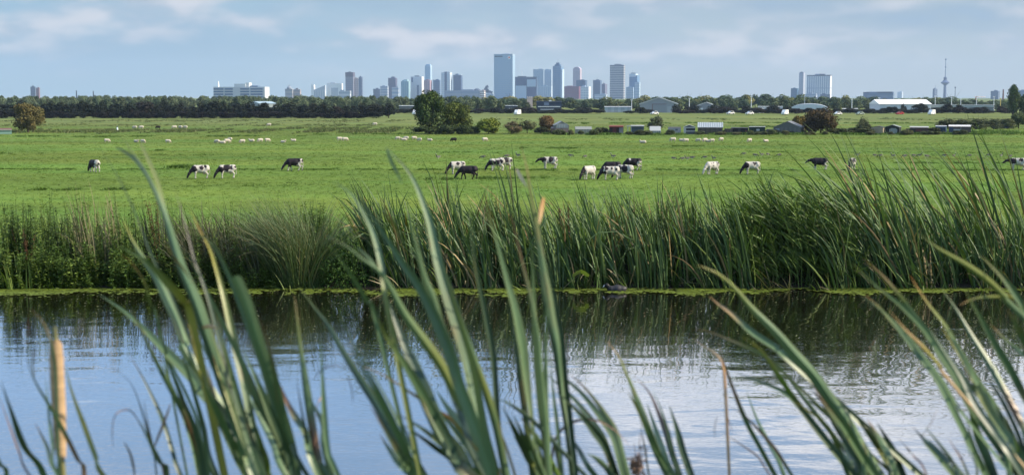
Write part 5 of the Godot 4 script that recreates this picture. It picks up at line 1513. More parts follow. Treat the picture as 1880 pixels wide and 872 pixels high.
func build_animals() -> void:
	cow("black cow with a white hind leg, leftmost in the pasture, turned half away", 172, 317.5, -1.05, 0, "b", "b", [[0.75, 1.2, 0.28, 0, 0], [0.75, 0.6, 0.35, 0, 0]])
	cow("white cow with black head and a black flank patch, left one of a grazing pair", 367, 329, 0.15, 0, "w", "b", [[-0.65, 1.0, 0.3, 0, 1], [0.1, 1.12, 0.22, 0, 1], [0.5, 1.28, 0.14, 0, 1]])
	cow("mostly black cow with white rump, right one of a grazing pair on the left", 416, 328.5, 0.2, 0, "w", "b", [[-0.1, 1.1, 0.36, 0, 1], [-0.62, 0.95, 0.28, 0, 1], [0.28, 1.1, 0.22, 0, 1], [0.88, 1.2, 0.12, 0, 1]])
	cow("nearly black cow with white hind legs walking alone, left of centre", 540, 315, 0.1, 1, "b", "b", [[0.7, 0.65, 0.42, 0, 0], [0.72, 1.24, 0.1, 0, 0]], 1.02)
	cow("white cow with a black head behind the all-black cow", 839, 319.5, 0.35, 0, "w", "b", [[0.0, 1.15, 0.2, 0, 1], [0.62, 1.15, 0.15, 0, 1]])
	cow("all-black cow walking with its head down, in front of the white one", 860, 328, 0.0, 1, "b", "b", [])
	cow("black and white cow with a dark saddle, front one of an overlapping pair", 912, 314.5, 0.1, 0, "w", "b", [[-0.5, 0.95, 0.3, 0, 1], [0.05, 1.0, 0.3, 0, 1], [0.5, 1.1, 0.2, 0, 1]])
	cow("white and black cow standing behind the one with the dark saddle", 926, 311.5, 0.25, 0, "w", "w", [[0.1, 1.15, 0.3, 0, 1], [0.75, 1.1, 0.2, 0, 1], [-0.6, 1.2, 0.2, 0, 1]])
	cow("black and white cow with its head half raised, centre of the pasture", 1009, 310.5, 0.15, 2, "w", "b", [[-0.62, 1.15, 0.24, 0, 1], [0.15, 1.1, 0.34, 0, 1], [0.88, 1.15, 0.12, 0, 1]])
	cow("plain white cow with a black muzzle, seen from the front quarter", 1081, 330.5, 0.85, 0, "w", "b", [[0.0, 0.0, 0.01, 0, 1]])
	cow("white cow with black spots and a black face, front of the cluster of four", 1121, 332, 0.2, 0, "w", "b", [[-0.45, 1.2, 0.2, 0, 1], [-0.6, 0.75, 0.14, 0, 1], [0.05, 1.2, 0.13, 0, 1], [0.5, 1.1, 0.12, 0, 1]])
	cow("black cow of the cluster, only its back showing above the spotted one", 1124, 322, 0.1, 0, "b", "b", [[0.9, 0.8, 0.2, 0, 0]])
	cow("white cow with a large black flank patch, behind the spotted one of the cluster", 1147, 329.5, -0.25, 0, "w", "b", [[0.05, 1.05, 0.34, 0, 1], [-0.5, 1.1, 0.2, 0, 1]])
	cow("black-backed cow with white hind legs, rear right of the cluster", 1163, 313.5, 0.05, 1, "b", "b", [[0.75, 0.75, 0.35, 0, 0], [-0.4, 1.3, 0.12, 0, 0]])
	cow("white cow with small dark spots, standing alone right of the cluster", 1308, 320.5, 0.75, 0, "w", "w", [[-0.35, 1.2, 0.1, 0, 1], [0.05, 1.28, 0.09, 0, 1], [0.4, 1.1, 0.08, 0, 1], [-0.1, 0.95, 0.06, 0, 1], [0.65, 1.25, 0.1, 0, 1]])
	cow("black-headed white cow grazing head down, left of the reeds", 1381, 320, 0.35, 0, "w", "b", [[-0.7, 1.0, 0.3, 0, 1], [0.25, 1.2, 0.2, 0, 1]])
	cow("black cow half hidden by the tall cattails", 1506, 311.5, 0.1, 2, "b", "b", [[0.8, 0.7, 0.3, 0, 0]])
	cow("pale black-patched cow turned end-on, almost hidden behind the tall cattails", 1565, 312, 1.35, 0, "w", "b", [[0.2, 1.1, 0.3, 0, 1], [0.8, 1.2, 0.2, 0, 1], [-0.4, 1.1, 0.3, 0, 1]])
	cow("black and white cow cut by the right edge of the view", 1870, 313, 0.15, 2, "w", "b", [[-0.5, 1.05, 0.36, 0, 1], [0.3, 1.2, 0.2, 0, 1]])
	# sheep
	var wool := func(k: float) -> Callable:
		return func(v: Vector3, _n: Vector3) -> Color:
			if v.x < -0.47 or v.y < 0.2 and k > 0.0: return Color(0.42, 0.36, 0.29)
			return Color(0.46, 0.415, 0.34)
	var s0 := []
	chain(s0, [Vector3(-0.3, 0.52, 0), Vector3(0.3, 0.52, 0)], [0.24, 0.26])
	chain(s0, [Vector3(-0.4, 0.55, 0), Vector3(-0.56, 0.35, 0), Vector3(-0.66, 0.14, 0)], [0.13, 0.1, 0.06])
	both(s0, [Vector3(-0.53, 0.38, 0.06), Vector3(-0.5, 0.36, 0.17)], [0.025, 0.03])
	for q in [Vector3(-0.3, 0.3, 0.11), Vector3(0.3, 0.3, 0.11)]: both(s0, [q, Vector3(q.x, 0.03, q.z)], [0.07, 0.04])
	var s1 := []
	chain(s1, [Vector3(-0.3, 0.24, 0), Vector3(0.3, 0.25, 0)], [0.22, 0.26])
	chain(s1, [Vector3(-0.42, 0.34, 0), Vector3(-0.5, 0.5, 0), Vector3(-0.68, 0.44, 0)], [0.14, 0.1, 0.06])
	both(s1, [Vector3(-0.5, 0.53, 0.06), Vector3(-0.48, 0.54, 0.17)], [0.025, 0.03])
	var n0 := nets(s0, 0.045, 0.06, 1.15)
	var n1 := nets(s1, 0.045, 0.06, 1.0)
	var standing := skin(n0, wool.call(1.0))
	var lying := skin(n1, wool.call(0.0))
	var dark := skin(n0, func(_v, _n): return Color(0.025, 0.022, 0.02))
	var flock := [[195, 262.5], [249, 262], [261, 263], [307, 263], [397, 263.5], [407, 263.5], [416, 263], [421, 260], [444, 263], [461, 260.5], [477, 261.5], [490, 261], [519, 262], [538, 259.5], [623, 259], [633, 259.5], [730, 257], [741, 257.5], [745, 257], [760, 256.5], [770, 259], [789, 258], [890, 259.5], [1181, 263.5], [1236, 260.5], [1252, 259.5], [1260, 262], [1283, 261], [1295, 261], [1301, 261], [1308, 261.5], [1325, 259], [1377, 261], [1407, 260.5]]
	for i in flock.size():
		var f: Array = flock[i]
		var lies := i % 4 == 1 or i in [12, 23]
		small_animal("sheep", "cream sheep %s in the near flock, %s from the left" % ["lying" if lies else "grazing", nth(i + 1)], "sheep", "cream sheep in front of the allotments", f[0], f[1], rf(-0.6, 0.6) + (PI if rng.randf() < 0.3 else 0.0), lying if lies else standing, rf(0.88, 1.05))
	small_animal("sheep", "single black sheep in the near flock, below the yellowing tree", "sheep", "", 833, 259.5, 0.1, dark, 1.05)
	var far := [[246, 237], [258, 237], [319, 237], [330, 237], [339, 237], [493, 232], [688, 231]]
	for i in far.size():
		small_animal("sheep", "tiny white sheep in the far left pasture, %s from the left" % nth(i + 1), "sheep", "white sheep in the far left pasture", far[i][0], far[i][1], rf(-0.5, 0.5), standing, 1.15)
	small_animal("sheep", "tiny black sheep in the far left pasture among white ones", "sheep", "", 289, 237, 0.2, dark, 1.1)
	# geese
	var b := []
	chain(b, [Vector3(-0.12, 0.26, 0), Vector3(0.16, 0.26, 0), Vector3(0.36, 0.30, 0)], [0.10, 0.11, 0.03])
	chain(b, [Vector3(-0.17, 0.3, 0), Vector3(-0.24, 0.46, 0), Vector3(-0.27, 0.55, 0), Vector3(-0.37, 0.53, 0)], [0.06, 0.035, 0.042, 0.016])
	both(b, [Vector3(0.02, 0.2, 0.05), Vector3(0.0, 0.02, 0.05)], [0.025, 0.02])
	var up := skin(nets(b, 0.028, 0.04), func(v: Vector3, _n: Vector3) -> Color:
		if v.y > 0.36: return Color(0.05, 0.05, 0.05) if v.y < 0.52 or v.x < -0.3 else Color(0.4, 0.4, 0.38)
		return Color(0.12, 0.11, 0.1) if v.y > 0.22 else Color(0.5, 0.48, 0.45))
	b = []
	chain(b, [Vector3(-0.12, 0.24, 0), Vector3(0.16, 0.26, 0), Vector3(0.36, 0.32, 0)], [0.10, 0.11, 0.03])
	chain(b, [Vector3(-0.17, 0.26, 0), Vector3(-0.3, 0.2, 0), Vector3(-0.37, 0.1, 0), Vector3(-0.43, 0.03, 0)], [0.06, 0.035, 0.042, 0.016])
	both(b, [Vector3(0.02, 0.2, 0.05), Vector3(0.0, 0.02, 0.05)], [0.025, 0.02])
	var down := skin(nets(b, 0.028, 0.04), func(v: Vector3, _n: Vector3) -> Color:
		if v.x < -0.22: return Color(0.04, 0.04, 0.04)
		return Color(0.11, 0.1, 0.095) if v.y > 0.21 else Color(0.45, 0.44, 0.42))
	var birds := [[804, 292], [886, 291], [930, 289], [951, 288], [1048, 288], [1074, 290], [1126, 290.5], [1238, 294], [1253, 294.5], [1262, 294], [1271, 293], [1294, 292], [1311, 293.5], [1366, 285], [1388, 288], [1399, 287], [1411, 286], [1431, 287.5], [1576, 287], [1608, 288], [1617, 288.5], [1641, 289], [1662, 289], [1680, 287.5], [1690, 287], [1704, 289], [1736, 287], [1753, 287.5], [1781, 287], [1817, 286], [1840, 287], [1857, 288]]
	for i in birds.size():
		var raised: bool = i % 3 == 0
		small_animal("goose", "dark goose %s in the pasture beyond the cows, %s from the left" % ["with raised neck" if raised else "feeding", nth(i + 1)], "goose", "dark geese scattered beyond the cows", birds[i][0], birds[i][1], rf(-0.7, 0.7) + (PI if rng.randf() < 0.35 else 0.0), up if raised else down, rf(1.0, 1.25))
	# the coot on the water
	b = []
	chain(b, [Vector3(-0.09, 0.045, 0), Vector3(0.03, 0.055, 0), Vector3(0.13, 0.055, 0), Vector3(0.185, 0.075, 0)], [0.065, 0.078, 0.058, 0.02])
	chain(b, [Vector3(-0.1, 0.06, 0), Vector3(-0.145, 0.105, 0), Vector3(-0.165, 0.125, 0), Vector3(-0.185, 0.115, 0)], [0.05, 0.032, 0.034, 0.022])
	var coot := thing("coot", "black coot with a white bill swimming left along the duckweed", "water bird", on(1131, 535.5, 0.0) + Vector3(0, -0.01, 0))
	obj("body", skin(nets(b, 0.011, 0.03, 1.0), func(v: Vector3, _n: Vector3) -> Color: return Color(0.012, 0.012, 0.014) if v.x < -0.09 else Color(0.035, 0.034, 0.036)), vmat("plumage", 0.5, 0.35), coot)
	var m := MB.new()
	m.col = Color(0.75, 0.72, 0.68)
	m.tube([Vector3(-0.19, 0.138, 0), Vector3(-0.207, 0.118, 0), Vector3(-0.235, 0.092, 0)], [0.008, 0.013, 0.003], 8)
	obj("bill", m.mesh(), vmat("plumage", 0.5, 0.35), coot)
	m = MB.new()
	m.col = Color(0.2, 0.02, 0.02)
	for s in [-1, 1]: m.lathe([Vector2(0, -0.005), Vector2(0.005, 0), Vector2(0, 0.005)], 6, Vector3(-0.178, 0.13, s * 0.032))
	obj("eyes", m.mesh(), vmat("plumage", 0.5, 0.35), coot)
# ------------------------------------------------------------------ the cattails on the near bank, blown to the left
const TONES := {"g": [0.080, 0.142, 0.072], "p": [0.185, 0.262, 0.150], "d": [0.034, 0.07, 0.05], "y": [0.27, 0.25, 0.045], "o": [0.42, 0.20, 0.06], "t": [0.46, 0.30, 0.15], "r": [0.17, 0.085, 0.055], "k": [0.40, 0.21, 0.15], "v": [0.10, 0.07, 0.09], "b": [0.09, 0.17, 0.03], "l": [0.17, 0.2, 0.06], "m": [0.118, 0.196, 0.102]}
func tone(key: String, t: float) -> Color:   # key runs from tip to foot
	var f := clampf(t, 0.0, 0.999) * (key.length() - 1)
	var i := int(f)
	var a: Array = TONES[key[i]]
	var b: Array = TONES[key[mini(i + 1, key.length() - 1)]]
	return Color(a[0], a[1], a[2]).lerp(Color(b[0], b[1], b[2]), smoothstep(0.0, 1.0, f - i))
func near_leaf(plant: Node3D, spec: String, depth: float, foot: Vector3, leafm: Material) -> void:
	# spec: "tones width flags | x,y x,y ..." from the tip down; flag c: a loose curl, b: blunt tip, h: narrow again at the lower end
	var head := spec.split("|")[0].strip_edges().split(" ")
	var key := head[0]
	var w := float(head[1])
	var flags: String = head[2] if head.size() > 2 else ""
	var P := PackedVector3Array()
	var list := spec.split("|")[1].strip_edges().split(" ")
	var tilt := rf(-0.16, 0.16)
	var dz := rf(-0.14, 0.14)
	for i in list.size():
		var q := list[i].split(",")
		var t := float(i) / maxf(list.size() - 1, 1)
		P.append(at(float(q[0]), float(q[1]), depth + dz * 0.7 + tilt * (1.0 - t) * 1.2))
	var seen := P.size()
	if not flags.contains("c"):
		var last := P[P.size() - 1]
		var dir := (last - P[P.size() - 2]).normalized()
		dir = Vector3(clampf(dir.x, -0.8, 0.8), minf(dir.y, -0.42), 0).normalized()
		var frame_foot := EYE - depth * 0.275   # just under the lowest line of sight
		var a := last + dir * maxf(0.12, (last.y - frame_foot) / -dir.y)
		P.append(a)
		var end := foot + Vector3(rf(-0.05, 0.05), 0.02, rf(-0.05, 0.05))
		var ctl := a + dir * 0.35
		for f in [0.06, 0.16, 0.32, 0.6, 1.0]:
			P.append(a.lerp(ctl, f).lerp(ctl.lerp(end, f), f))
	# smooth path, evenly sampled
	var L := [0.0]
	for i in range(1, P.size()): L.append(L[i - 1] + P[i].distance_to(P[i - 1]))
	var total: float = L[P.size() - 1]
	var seen_len: float = L[seen - 1]
	var C: PackedVector3Array = []
	var S: PackedFloat32Array = []
	for i in P.size() - 1:
		var n := 6 if i < seen else 4
		for k in n:
			C.append(P[i].cubic_interpolate(P[i + 1], P[maxi(i - 1, 0)], P[mini(i + 2, P.size() - 1)], float(k) / n))
			S.append(lerpf(L[i], L[i + 1], float(k) / n))
	C.append(P[P.size() - 1]); S.append(total)
	var wm := 0.68 * w * depth / F
	var phi0 := rf(-0.5, 0.5)
	var phi1 := rf(-0.5, 0.5)
	var cup := rf(0.12, 0.42) * (1.0 if rng.randf() < 0.6 else -1.0)
	var m := MB.new()
	var prev := []
	var pn := []
	var sd := rf(0, 900)
	for i in C.size():
		var s := S[i]
		var d := (C[mini(i + 1, C.size() - 1)] - C[maxi(i - 1, 0)]).normalized()
		var phi := phi0 + phi1 * s / total
		var across := d.cross(Vector3.BACK).normalized()
		var g0 := across.cross(d).normalized()
		if g0.z < 0: g0 = -g0
		var e := across * cos(phi) + g0 * sin(phi)
		var g := g0 * cos(phi) - across * sin(phi)
		var t := s / seen_len
		var ww := wm * pow(minf(1.0, s / (seen_len * 0.55) + 0.01), 1.05) / maxf(cos(phi), 0.8)
		if flags.contains("b"): ww = wm * minf(1.0, s / (wm * 0.6) + 0.4)
		if flags.contains("c"): ww = wm * sin(PI * clampf(t * 0.9 + 0.1, 0.05, 0.95))
		if flags.contains("h"): ww *= 1.0 - 0.65 * smoothstep(0.55, 0.95, t)
		ww *= 1.0 - 0.25 * smoothstep(1.0, 1.0 + 0.6 * (total - seen_len) / seen_len, t)
		ww *= 1.0 + 0.04 * noise.get_noise_2d(s * 5.0, sd)
		var h := ww * 0.5
		var th := ww * 0.03 + 0.0003
		var c := tone(key, t)
		var row := []
		for k in 6:   # left edge, fold, right edge on the front, then on the back
			var u: float = [-1.0, 0.0, 1.0][k % 3]
			var back := k > 2
			var st := 1.0 + 0.2 * noise.get_noise_2d(s * 3.0 + sd, u * 2.7 + sd) + 0.16 * noise.get_noise_2d(s * 14.0, u * 9.0 + sd)
			var cc := c * st
			if absf(u) > 0.9: cc = cc.lerp(Color(0.2, 0.2, 0.08), 0.25)
			var spot := smoothstep(0.42, 0.55, noise.get_noise_2d(s * 6.0 + sd * 1.7, u * 1.2))
			cc = cc.lerp(Color(0.24, 0.15, 0.06), spot * 0.4)
			row.append([C[i] + e * u * h + g * (cup * h * absf(u) + (th if u == 0.0 else 0.0) * (-1.0 if back else 1.0)), Color(cc.r, cc.g, cc.b)])
		var nl := (g - e * (-cup * 1.2)).normalized()
		var nr := (g - e * (cup * 1.2)).normalized()
		if i > 0:
			for k in 4:
				var p: int = [0, 1, 3, 4][k]
				var n0: Vector3 = [pn[0], pn[1], -pn[0], -pn[1]][k]
				var n1: Vector3 = [nl, nr, -nl, -nr][k]
				m.trin(prev[p][0], prev[p + 1][0], row[p + 1][0], n0, n0, n1, prev[p][1], prev[p + 1][1], row[p + 1][1])
				m.trin(prev[p][0], row[p + 1][0], row[p][0], n0, n1, n1, prev[p][1], row[p + 1][1], row[p][1])
		prev = row; pn = [nl, nr]
	var o := obj("leaf", m.mesh(), leafm, plant)
	if key[0] in ["t", "o", "k", "r"] and not flags.contains("c"): o.set_meta("label", "leaf with a dry brown tip")
	if flags.contains("c"): o.set_meta("label", "dry curled leaf strip")
func near_plant(label: String, depth: float, foot_px: float, specs: Array, leafm: Material) -> Node3D:
	var gy := near_y(-depth)
	var foot := Vector3((foot_px - 940.0) / F * depth, gy, -depth)
	var o := thing("cattail_plant", label, "cattail", foot, 0.0, "cattails on the near bank")
	var hold := Node3D.new()
	for s in specs: near_leaf(o, s, depth, foot, leafm)
	var full := specs.filter(func(q): return not q.split("|")[0].contains(" c") and q.split("|")[1].strip_edges().split(" ").size() > 4 and float(q.split(",")[-1]) > 835.0 and float(q.split(" ")[1]) > 11.0)
	for i in int(full.size() * (2.5 if depth > 1.97 else 0.0)):   # thinner blades between the broad ones
		var q: PackedStringArray = full[rng.randi() % full.size()].split("|")[1].strip_edges().split(" ")
		var shift := Vector2(rf(-44, 44), rf(-20, 20))
		var fan := rf(-0.25, 0.35)
		var first := rng.randi_range(1, maxi(1, int((q.size() - 3) * 0.85)))
		var line := ""
		for j in range(first, q.size()):
			var xy := q[j].split(",")
			var up := (872.0 - float(xy[1])) / 500.0
			line += "%.1f,%.1f " % [float(xy[0]) + shift.x * (0.5 + up) + fan * up * 120.0, float(xy[1]) + shift.y]
		near_leaf(o, "%s %.1f | %s" % [["lgg", "gmm", "vdg", "rgg", "mpm", "ddd", "ylg", "gdd"][rng.randi() % 8], rf(8, 22), line.strip_edges()], depth + rf(-0.12, 0.12), foot, leafm)
	for c in o.get_children(): c.position = -foot
	hold.free()
	return o
func near_y(z: float) -> float:
	var q := [[0.2, 1.9], [-0.9, 1.75], [-2.0, 1.25], [-3.2, 0.7], [-4.4, 0.2]]
	for i in 4:
		if z <= q[i][0] and z >= q[i + 1][0]: return lerpf(q[i][1], q[i + 1][1], (q[i][0] - z) / (q[i][0] - q[i + 1][0]))
	return 1.9
func build_near_plants() -> void:
	var lm := vmat("nearleaf", 0.42, 0.42, Color(1, 1, 1), Color(0.42, 0.5, 0.18))
	var o := near_plant("cattail with a brown cylindrical seed head at the left edge", 1.95, 190, [
		"rtgg 9 | 52,566 70,583 84,606 96,650 101,700",
		"vgmrk 15 | 45,652 62,700 88,745 118,800 140,845 152,872",
		"dddg 24 | 0,700 20,755 45,820 80,872",
		"lyyll 20 | 117,668 130,722 150,780 172,840 184,872",
		"rdd 11 | 62,775 85,820 108,872",
		"kkv 7 | -6,722 12,770 34,830 52,872",
		"vt 5 c | 62,640 58,665 62,700",
		"dg 12 | -20,800 -4,850 10,880",
		"gg 10 | 82,690 88,760 96,820 104,872"], lm)
	var hm := MB.new()
	var pts := [at(101, 624, 1.95), at(101, 632, 1.95), at(102, 660, 1.95), at(104, 710, 1.95), at(107, 760, 1.95), at(109, 810, 1.95), at(111, 838, 1.95), at(112, 846, 1.95)]
	var axis: Array = pts.map(func(p): return p - o.position)
	for i in 44:   # felt-like rings, each a little different in girth and tone
		var rr := []
		var cc := []
		for f in 2:
			var u := clampf((i + f) / 44.0, 0.0, 0.999) * (axis.size() - 1)
			var j := int(u)
			cc.append(axis[j].lerp(axis[j + 1], u - j))
			var prof := [0.0035, 0.0082, 0.0096, 0.0098, 0.0094, 0.0082, 0.0066, 0.003]
			rr.append(lerpf(prof[j], prof[j + 1], u - j) * (1.0 + 0.05 * noise.get_noise_1d((i + f) * 0.9)))
		var b := 1.0 + 0.35 * noise.get_noise_1d(i * 0.55 + 60.0)
		hm.col = Color(0.37 * b, 0.255 * b, 0.15 * b)
		hm.tube(cc, rr, 14)
	obj("seed_head", hm.mesh(), vmat("felt", 0.95, 0.1), o)
	hm = MB.new()
	hm.col = Color(0.2, 0.19, 0.08)
	hm.tube([at(99, 600, 1.95) - o.position, at(101, 625, 1.95) - o.position], [0.0015, 0.0032], 8)
	hm.tube([at(112, 842, 1.95) - o.position, at(116, 900, 1.95) - o.position, Vector3(-0.05, 0.7, 0), Vector3(0, 0, 0)], [0.004, 0.0045, 0.006, 0.007], 8)
	obj("stem", hm.mesh(), lm, o)
	near_plant("leaning cattail left of the largest clump, with broad dark blades crossing", 2.15, 520, [
		"gggd 27 | 178,539 230,574 275,616 313,654 351,692 372,722 409,763 436,812",
		"olggrg 16 | 238,566 252,595 268,628 294,681 325,738 348,788 367,856",
		"vddd 11 | 233,647 260,692 290,753 302,784 316,830 330,872",
		"ggmrd 13 | 283,563 298,624 309,666 332,727 351,788 362,840",
		"yggm 24 | 224,404 240,438 262,475 288,512 307,552 326,592 337,628 346,655",
		"gglyy 22 | 213,449 240,463 270,482 307,519 336,552 352,590",
		"otlg 7 | 222,468 240,483 256,505 266,525 274,556 290,600",
		"dd 14 | 359,723 374,784 390,856",
		"dddd 20 | 374,730 405,780 440,830 462,872",
		"vv 4 c | 206,822 205,782 214,758 238,754 256,780 268,808",
		"rrv 7 c | 226,812 237,832 244,860 247,885",
		"kr 7 c | 312,742 300,775 288,805 276,836",
		"vd 5 | 210,676 240,706 256,744 272,800 284,850",
		"rv 6 | 262,730 270,780 282,830 300,872",
		"gd 14 | 255,770 275,815 292,850 305,872"], lm)
	near_plant("largest cattail clump at left, its tallest pale blade reaching into the pasture", 2.05, 660, [
		"lpmmgmm 36 | 219,242 236,272 262,310 286,358 303,401 318,449 332,493 358,555 386,640 416,730 450,830 466,872",
		"llp 12 c | 256,262 272,296 288,335 300,378 308,410",
		"dgg 9 c | 212,270 244,290 268,322 288,362",
		"oylggg 22 | 347,383 365,420 384,456 395,490 409,540 429,628 447,705 465,795 484,868",
		"lggd 24 | 310,432 332,423 358,428 387,446 409,482 431,534 456,597 480,660 500,730 520,800 542,872",
		"pmgg 28 b | 431,507 452,556 474,628 497,696 519,768 538,842",
		"ppmpm 22 | 345,590 378,650 405,711 427,765 446,814 470,868",
		"ppm 27 | 444,640 470,696 497,759 519,813 535,867",
		"ggd 20 | 380,560 400,620 424,690 446,760 470,830",
		"lmm 16 | 385,600 402,650 420,706 440,760 458,830",
		"tlggrg 24 | 540,543 549,628 558,691 569,768 582,840 597,871",
		"vrgg 17 | 499,673 519,723 537,759 560,795 573,849",
		"rdd 14 | 492,690 510,736 528,780 545,840",
		"ot 11 c | 368,603 382,599 398,603",
		"ot 13 c | 380,676 386,700 396,730",
		"ot 12 c | 424,742 438,750 456,760",
		"tt 8 c | 300,445 318,470 340,500 352,520",
		"bb 13 | 470,780 480,820 492,872", "dd 18 | 430,790 452,830 470,872", "dg 18 | 500,800 515,840 530,872"], lm)
	near_plant("broad-leaved cattail clump in the middle, with the tallest blade bent at its tip", 2.0, 980, [
		"ppmggmm 40 | 707,268 725,288 744,308 760,333 773,363 788,407 799,458 810,502 824,546 842,601 860,662 872,723 884,790 900,850",
		"pp 11 c | 709,272 719,296 732,322 738,338",
		"vgggmm 33 | 642,335 663,366 685,399 714,443 740,484 769,524 795,572 812,610 828,650 845,708 864,757 890,830",
		"gppl 15 | 602,332 633,346 655,370 677,410 690,445 700,490 706,530 712,570",
		"ggdg 26 | 744,372 755,414 766,458 780,510 795,546 806,590 824,640 838,700 860,780",
		"gmlm 28 | 597,434 633,451 666,477 696,499 718,532 744,579 782,631 809,670 835,719 856,760 884,830",
		"dddgd 36 | 700,520 722,580 745,640 768,692 793,753 816,803 843,850 858,872",
		"lgd 24 | 690,580 700,600 713,624 744,670 771,715 800,765 832,824",
		"gmm 12 | 600,447 630,484 652,517 674,554 688,582",
		"ldddg 24 | 546,525 575,563 603,599 626,640 656,689 690,742 721,795 748,845 765,872",
		"ddd 15 | 734,768 751,803 767,841 780,870",
		"vgg 14 | 696,796 717,829 746,866",
		"vgbb 17 | 730,760 770,784 805,810 830,830 862,860",
		"kttoy 10 | 650,672 679,678 713,695 751,720 797,751 824,768 856,804",
		"vvk 4 c | 578,692 590,679 604,673 636,671",
		"vv 3 c | 636,690 645,712 647,742",
		"kv 6 c | 592,725 582,742 579,770",
		"mppm 40 | 800,715 818,745 845,784 872,822 896,872",
		"gmlgg 23 | 838,560 860,624 883,692 898,738 913,791 927,862",
		"ppm 17 | 852,650 868,700 876,740 884,800",
		"rgmm 22 | 790,560 812,620 836,690 858,760 880,830",
		"lm 12 c | 655,455 680,480 700,510",
		"yl 8 c | 700,390 716,402 732,428 742,452",
		"to 11 | 850,796 872,822 900,856 920,885",
		"dd 16 | 812,690 830,730 850,772 870,830"], lm)
	near_plant("slender cattail right of centre with three long upright blades", 2.25, 1090, [
		"lgmmpg 25 h | 892,368 901,409 911,439 922,481 933,522 945,564 955,612 961,643 966,690 971,730 978,784 984,840",
		"tlgmmpg 29 h | 956,268 967,307 973,348 979,382 986,420 992,458 998,496 1005,533 1014,590 1024,640 1029,692 1033,732 1040,786 1048,862",
		"gggd 20 | 974,440 977,477 979,522 982,590 985,640 989,690 994,746 1001,799 1006,850",
		"ot 12 c | 998,362 994,385 990,412", "tt 9 c | 948,310 957,326 968,344",
		"ldgg 17 | 1002,660 1020,678 1039,696 1066,720 1089,747 1108,774 1127,806 1144,868",
		"gdd 11 | 908,730 928,738 950,751 972,768 990,784",
		"gdg 19 | 921,744 934,768 948,795 970,841 986,872",
		"dgb 15 | 953,763 970,785 988,808 1012,848",
		"bbl 19 | 942,802 958,815 976,835 992,870",
		"ddg 17 | 1046,800 1056,815 1068,836 1088,868",
		"gd 15 | 1077,833 1092,840 1108,854 1124,876",
		"kkrrv 7 | 1160,826 1146,807 1127,788 1096,772 1062,772 1035,786 1020,807 1013,845",
		"tt 7 | 908,768 925,807 938,846 948,880",
		"oy 10 | 896,843 912,858 930,880", "ll 9 | 1010,850 1014,872 1016,890", "dd 6 | 962,660 968,720 976,770 982,820",
		"gd 12 | 1010,790 1022,830 1030,872"], lm)
	o = near_plant("low cattail with two thin blades and a withered brown flower head at the bottom edge", 2.35, 1290, [
		"olgdgr 17 | 1114,626 1136,654 1153,692 1169,730 1191,784 1210,833 1232,872",
		"kkvdg 13 | 1164,690 1191,719 1207,753 1222,795 1234,837 1247,872",
		"vd 5 | 1176,770 1180,800 1186,830 1192,872"], lm)
	var fm := MB.new()
	for i in 160:
		var c := at(1170 + rng.randfn(0, 7), 856 + rng.randfn(0, 9), 2.35 + rng.randfn(0, 0.006)) - o.position
		var u := rdir() * 0.004
		var w := rdir() * 0.004
		fm.col = Color(0.25, 0.17, 0.13) * rf(0.5, 1.4)
		fm.quad(c - u, c - w, c + u, c + w)
	fm.col = Color(0.2, 0.13, 0.1)
	fm.tube([at(1172, 850, 2.35) - o.position, at(1178, 900, 2.35) - o.position, Vector3(-0.1, 0.8, 0), Vector3.ZERO], [0.0015, 0.002, 0.003, 0.004], 6)
	for q in [[1176, 795], [1184, 812], [1164, 815], [1192, 820]]:
		fm.tube([at(1172, 850, 2.35) - o.position, at(q[0], q[1], 2.35) - o.position], [0.001, 0.0005], 5)
	obj("flower_head", fm.mesh(), vmat("felt", 0.95, 0.1), o)
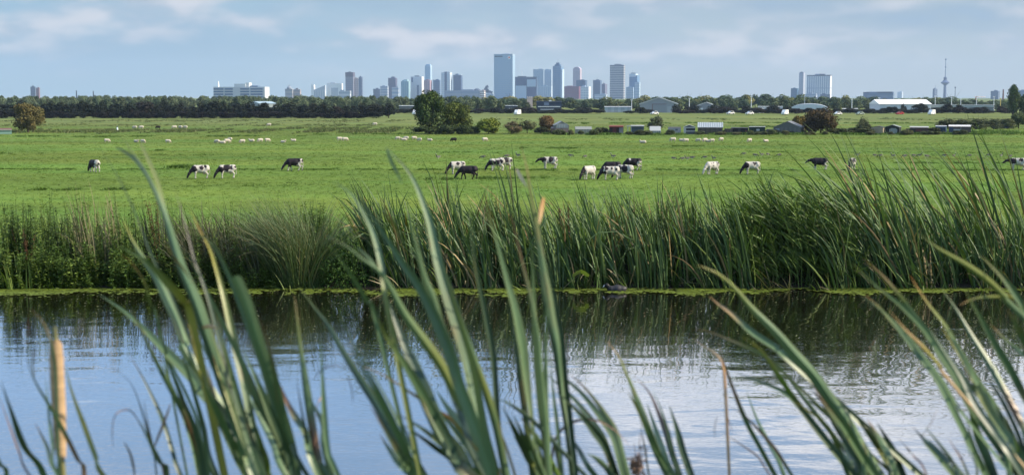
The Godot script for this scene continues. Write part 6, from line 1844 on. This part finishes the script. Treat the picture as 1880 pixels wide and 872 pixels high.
	near_plant("cattail right of centre leaning far left, two broad blades joining", 2.3, 1700, [
		"ylgggmm 31 | 1278,486 1318,502 1350,529 1381,565 1426,610 1462,651 1498,691 1529,736 1556,772 1576,806 1612,864",
		"otggg 18 | 1302,543 1318,557 1341,574 1381,610 1426,640 1462,672",
		"otll 8 | 1270,605 1300,608 1341,624 1370,636 1408,655 1440,685",
		"ylbd 14 | 1362,618 1384,632 1404,651 1431,691 1452,722 1480,758",
		"ggmdgm 19 | 1343,681 1368,690 1395,700 1440,720 1471,749 1502,790 1534,830 1566,868",
		"trrggg 13 | 1319,626 1326,650 1332,673 1350,722 1372,776 1399,826 1424,872",
		"tto 8 | 1274,622 1290,634 1309,646 1324,662 1331,690",
		"vvrkrg 9 | 1332,746 1350,752 1368,763 1399,794 1426,826 1455,872",
		"vvv 5 | 1325,793 1342,804 1359,815 1392,838 1410,866",
		"vv 3 c | 1332,752 1338,770 1346,796", "vv 3 c | 1318,762 1313,785 1314,806",
		"dddg 19 | 1473,730 1490,738 1511,754 1547,785 1566,830 1576,868",
		"kld 9 | 1498,724 1516,746 1534,772 1556,810",
		"gg 15 | 1566,754 1585,782 1604,807 1622,834 1640,868",
		"gd 13 | 1420,655 1450,696 1480,735 1512,776 1540,810",
		"dd 14 | 1545,800 1560,836 1572,872", "gm 14 | 1520,790 1545,830 1570,872"], lm)
	near_plant("wide cattail clump at the right edge with yellow and orange margins", 2.15, 2010, [
		"lgmppmg 27 | 1566,483 1609,524 1653,559 1698,604 1728,648 1758,693 1782,742 1817,792 1854,844",
		"otlg 11 | 1586,475 1606,492 1624,509 1658,549 1690,590",
		"olgggm 20 | 1588,541 1610,558 1629,579 1663,618 1693,658 1718,690 1745,740",
		"ttyt 9 | 1632,567 1663,604 1698,638 1728,673 1746,700",
		"lllm 17 | 1688,428 1710,446 1730,460 1777,487 1817,516 1847,545 1884,584",
		"lgggrg 22 | 1728,527 1758,569 1787,618 1822,673 1847,718 1874,770 1890,810",
		"olggmg 22 | 1672,506 1703,554 1738,599 1768,653 1797,703 1827,747 1857,802 1879,854",
		"lggd 21 | 1771,527 1802,584 1832,638 1862,688 1890,740",
		"olgg 12 | 1821,596 1847,623 1877,648 1900,680",
		"dbgd 27 | 1770,720 1780,742 1797,797 1817,846 1828,876",
		"vdgd 19 | 1676,783 1692,800 1708,817 1743,856 1762,880",
		"rrv 7 | 1650,803 1664,820 1678,837 1702,872",
		"ggd 9 | 1760,776 1772,806 1782,832 1796,876",
		"vvd 8 | 1740,800 1752,820 1763,837 1780,876",
		"lgg 19 | 1800,467 1842,509 1877,559 1900,600",
		"tggd 17 | 1850,566 1868,596 1886,634 1900,670",
		"tlly 9 | 1764,560 1786,550 1810,546 1847,547 1886,560",
		"gdd 14 | 1800,760 1822,800 1840,836 1856,872",
		"dd 20 | 1846,760 1862,800 1876,840 1890,876", "gm 16 | 1790,690 1810,740 1832,786 1850,830",
		"vk 3 c | 1694,800 1706,784 1716,766 1722,752", "bd 16 | 1862,800 1874,836 1880,872"], lm)
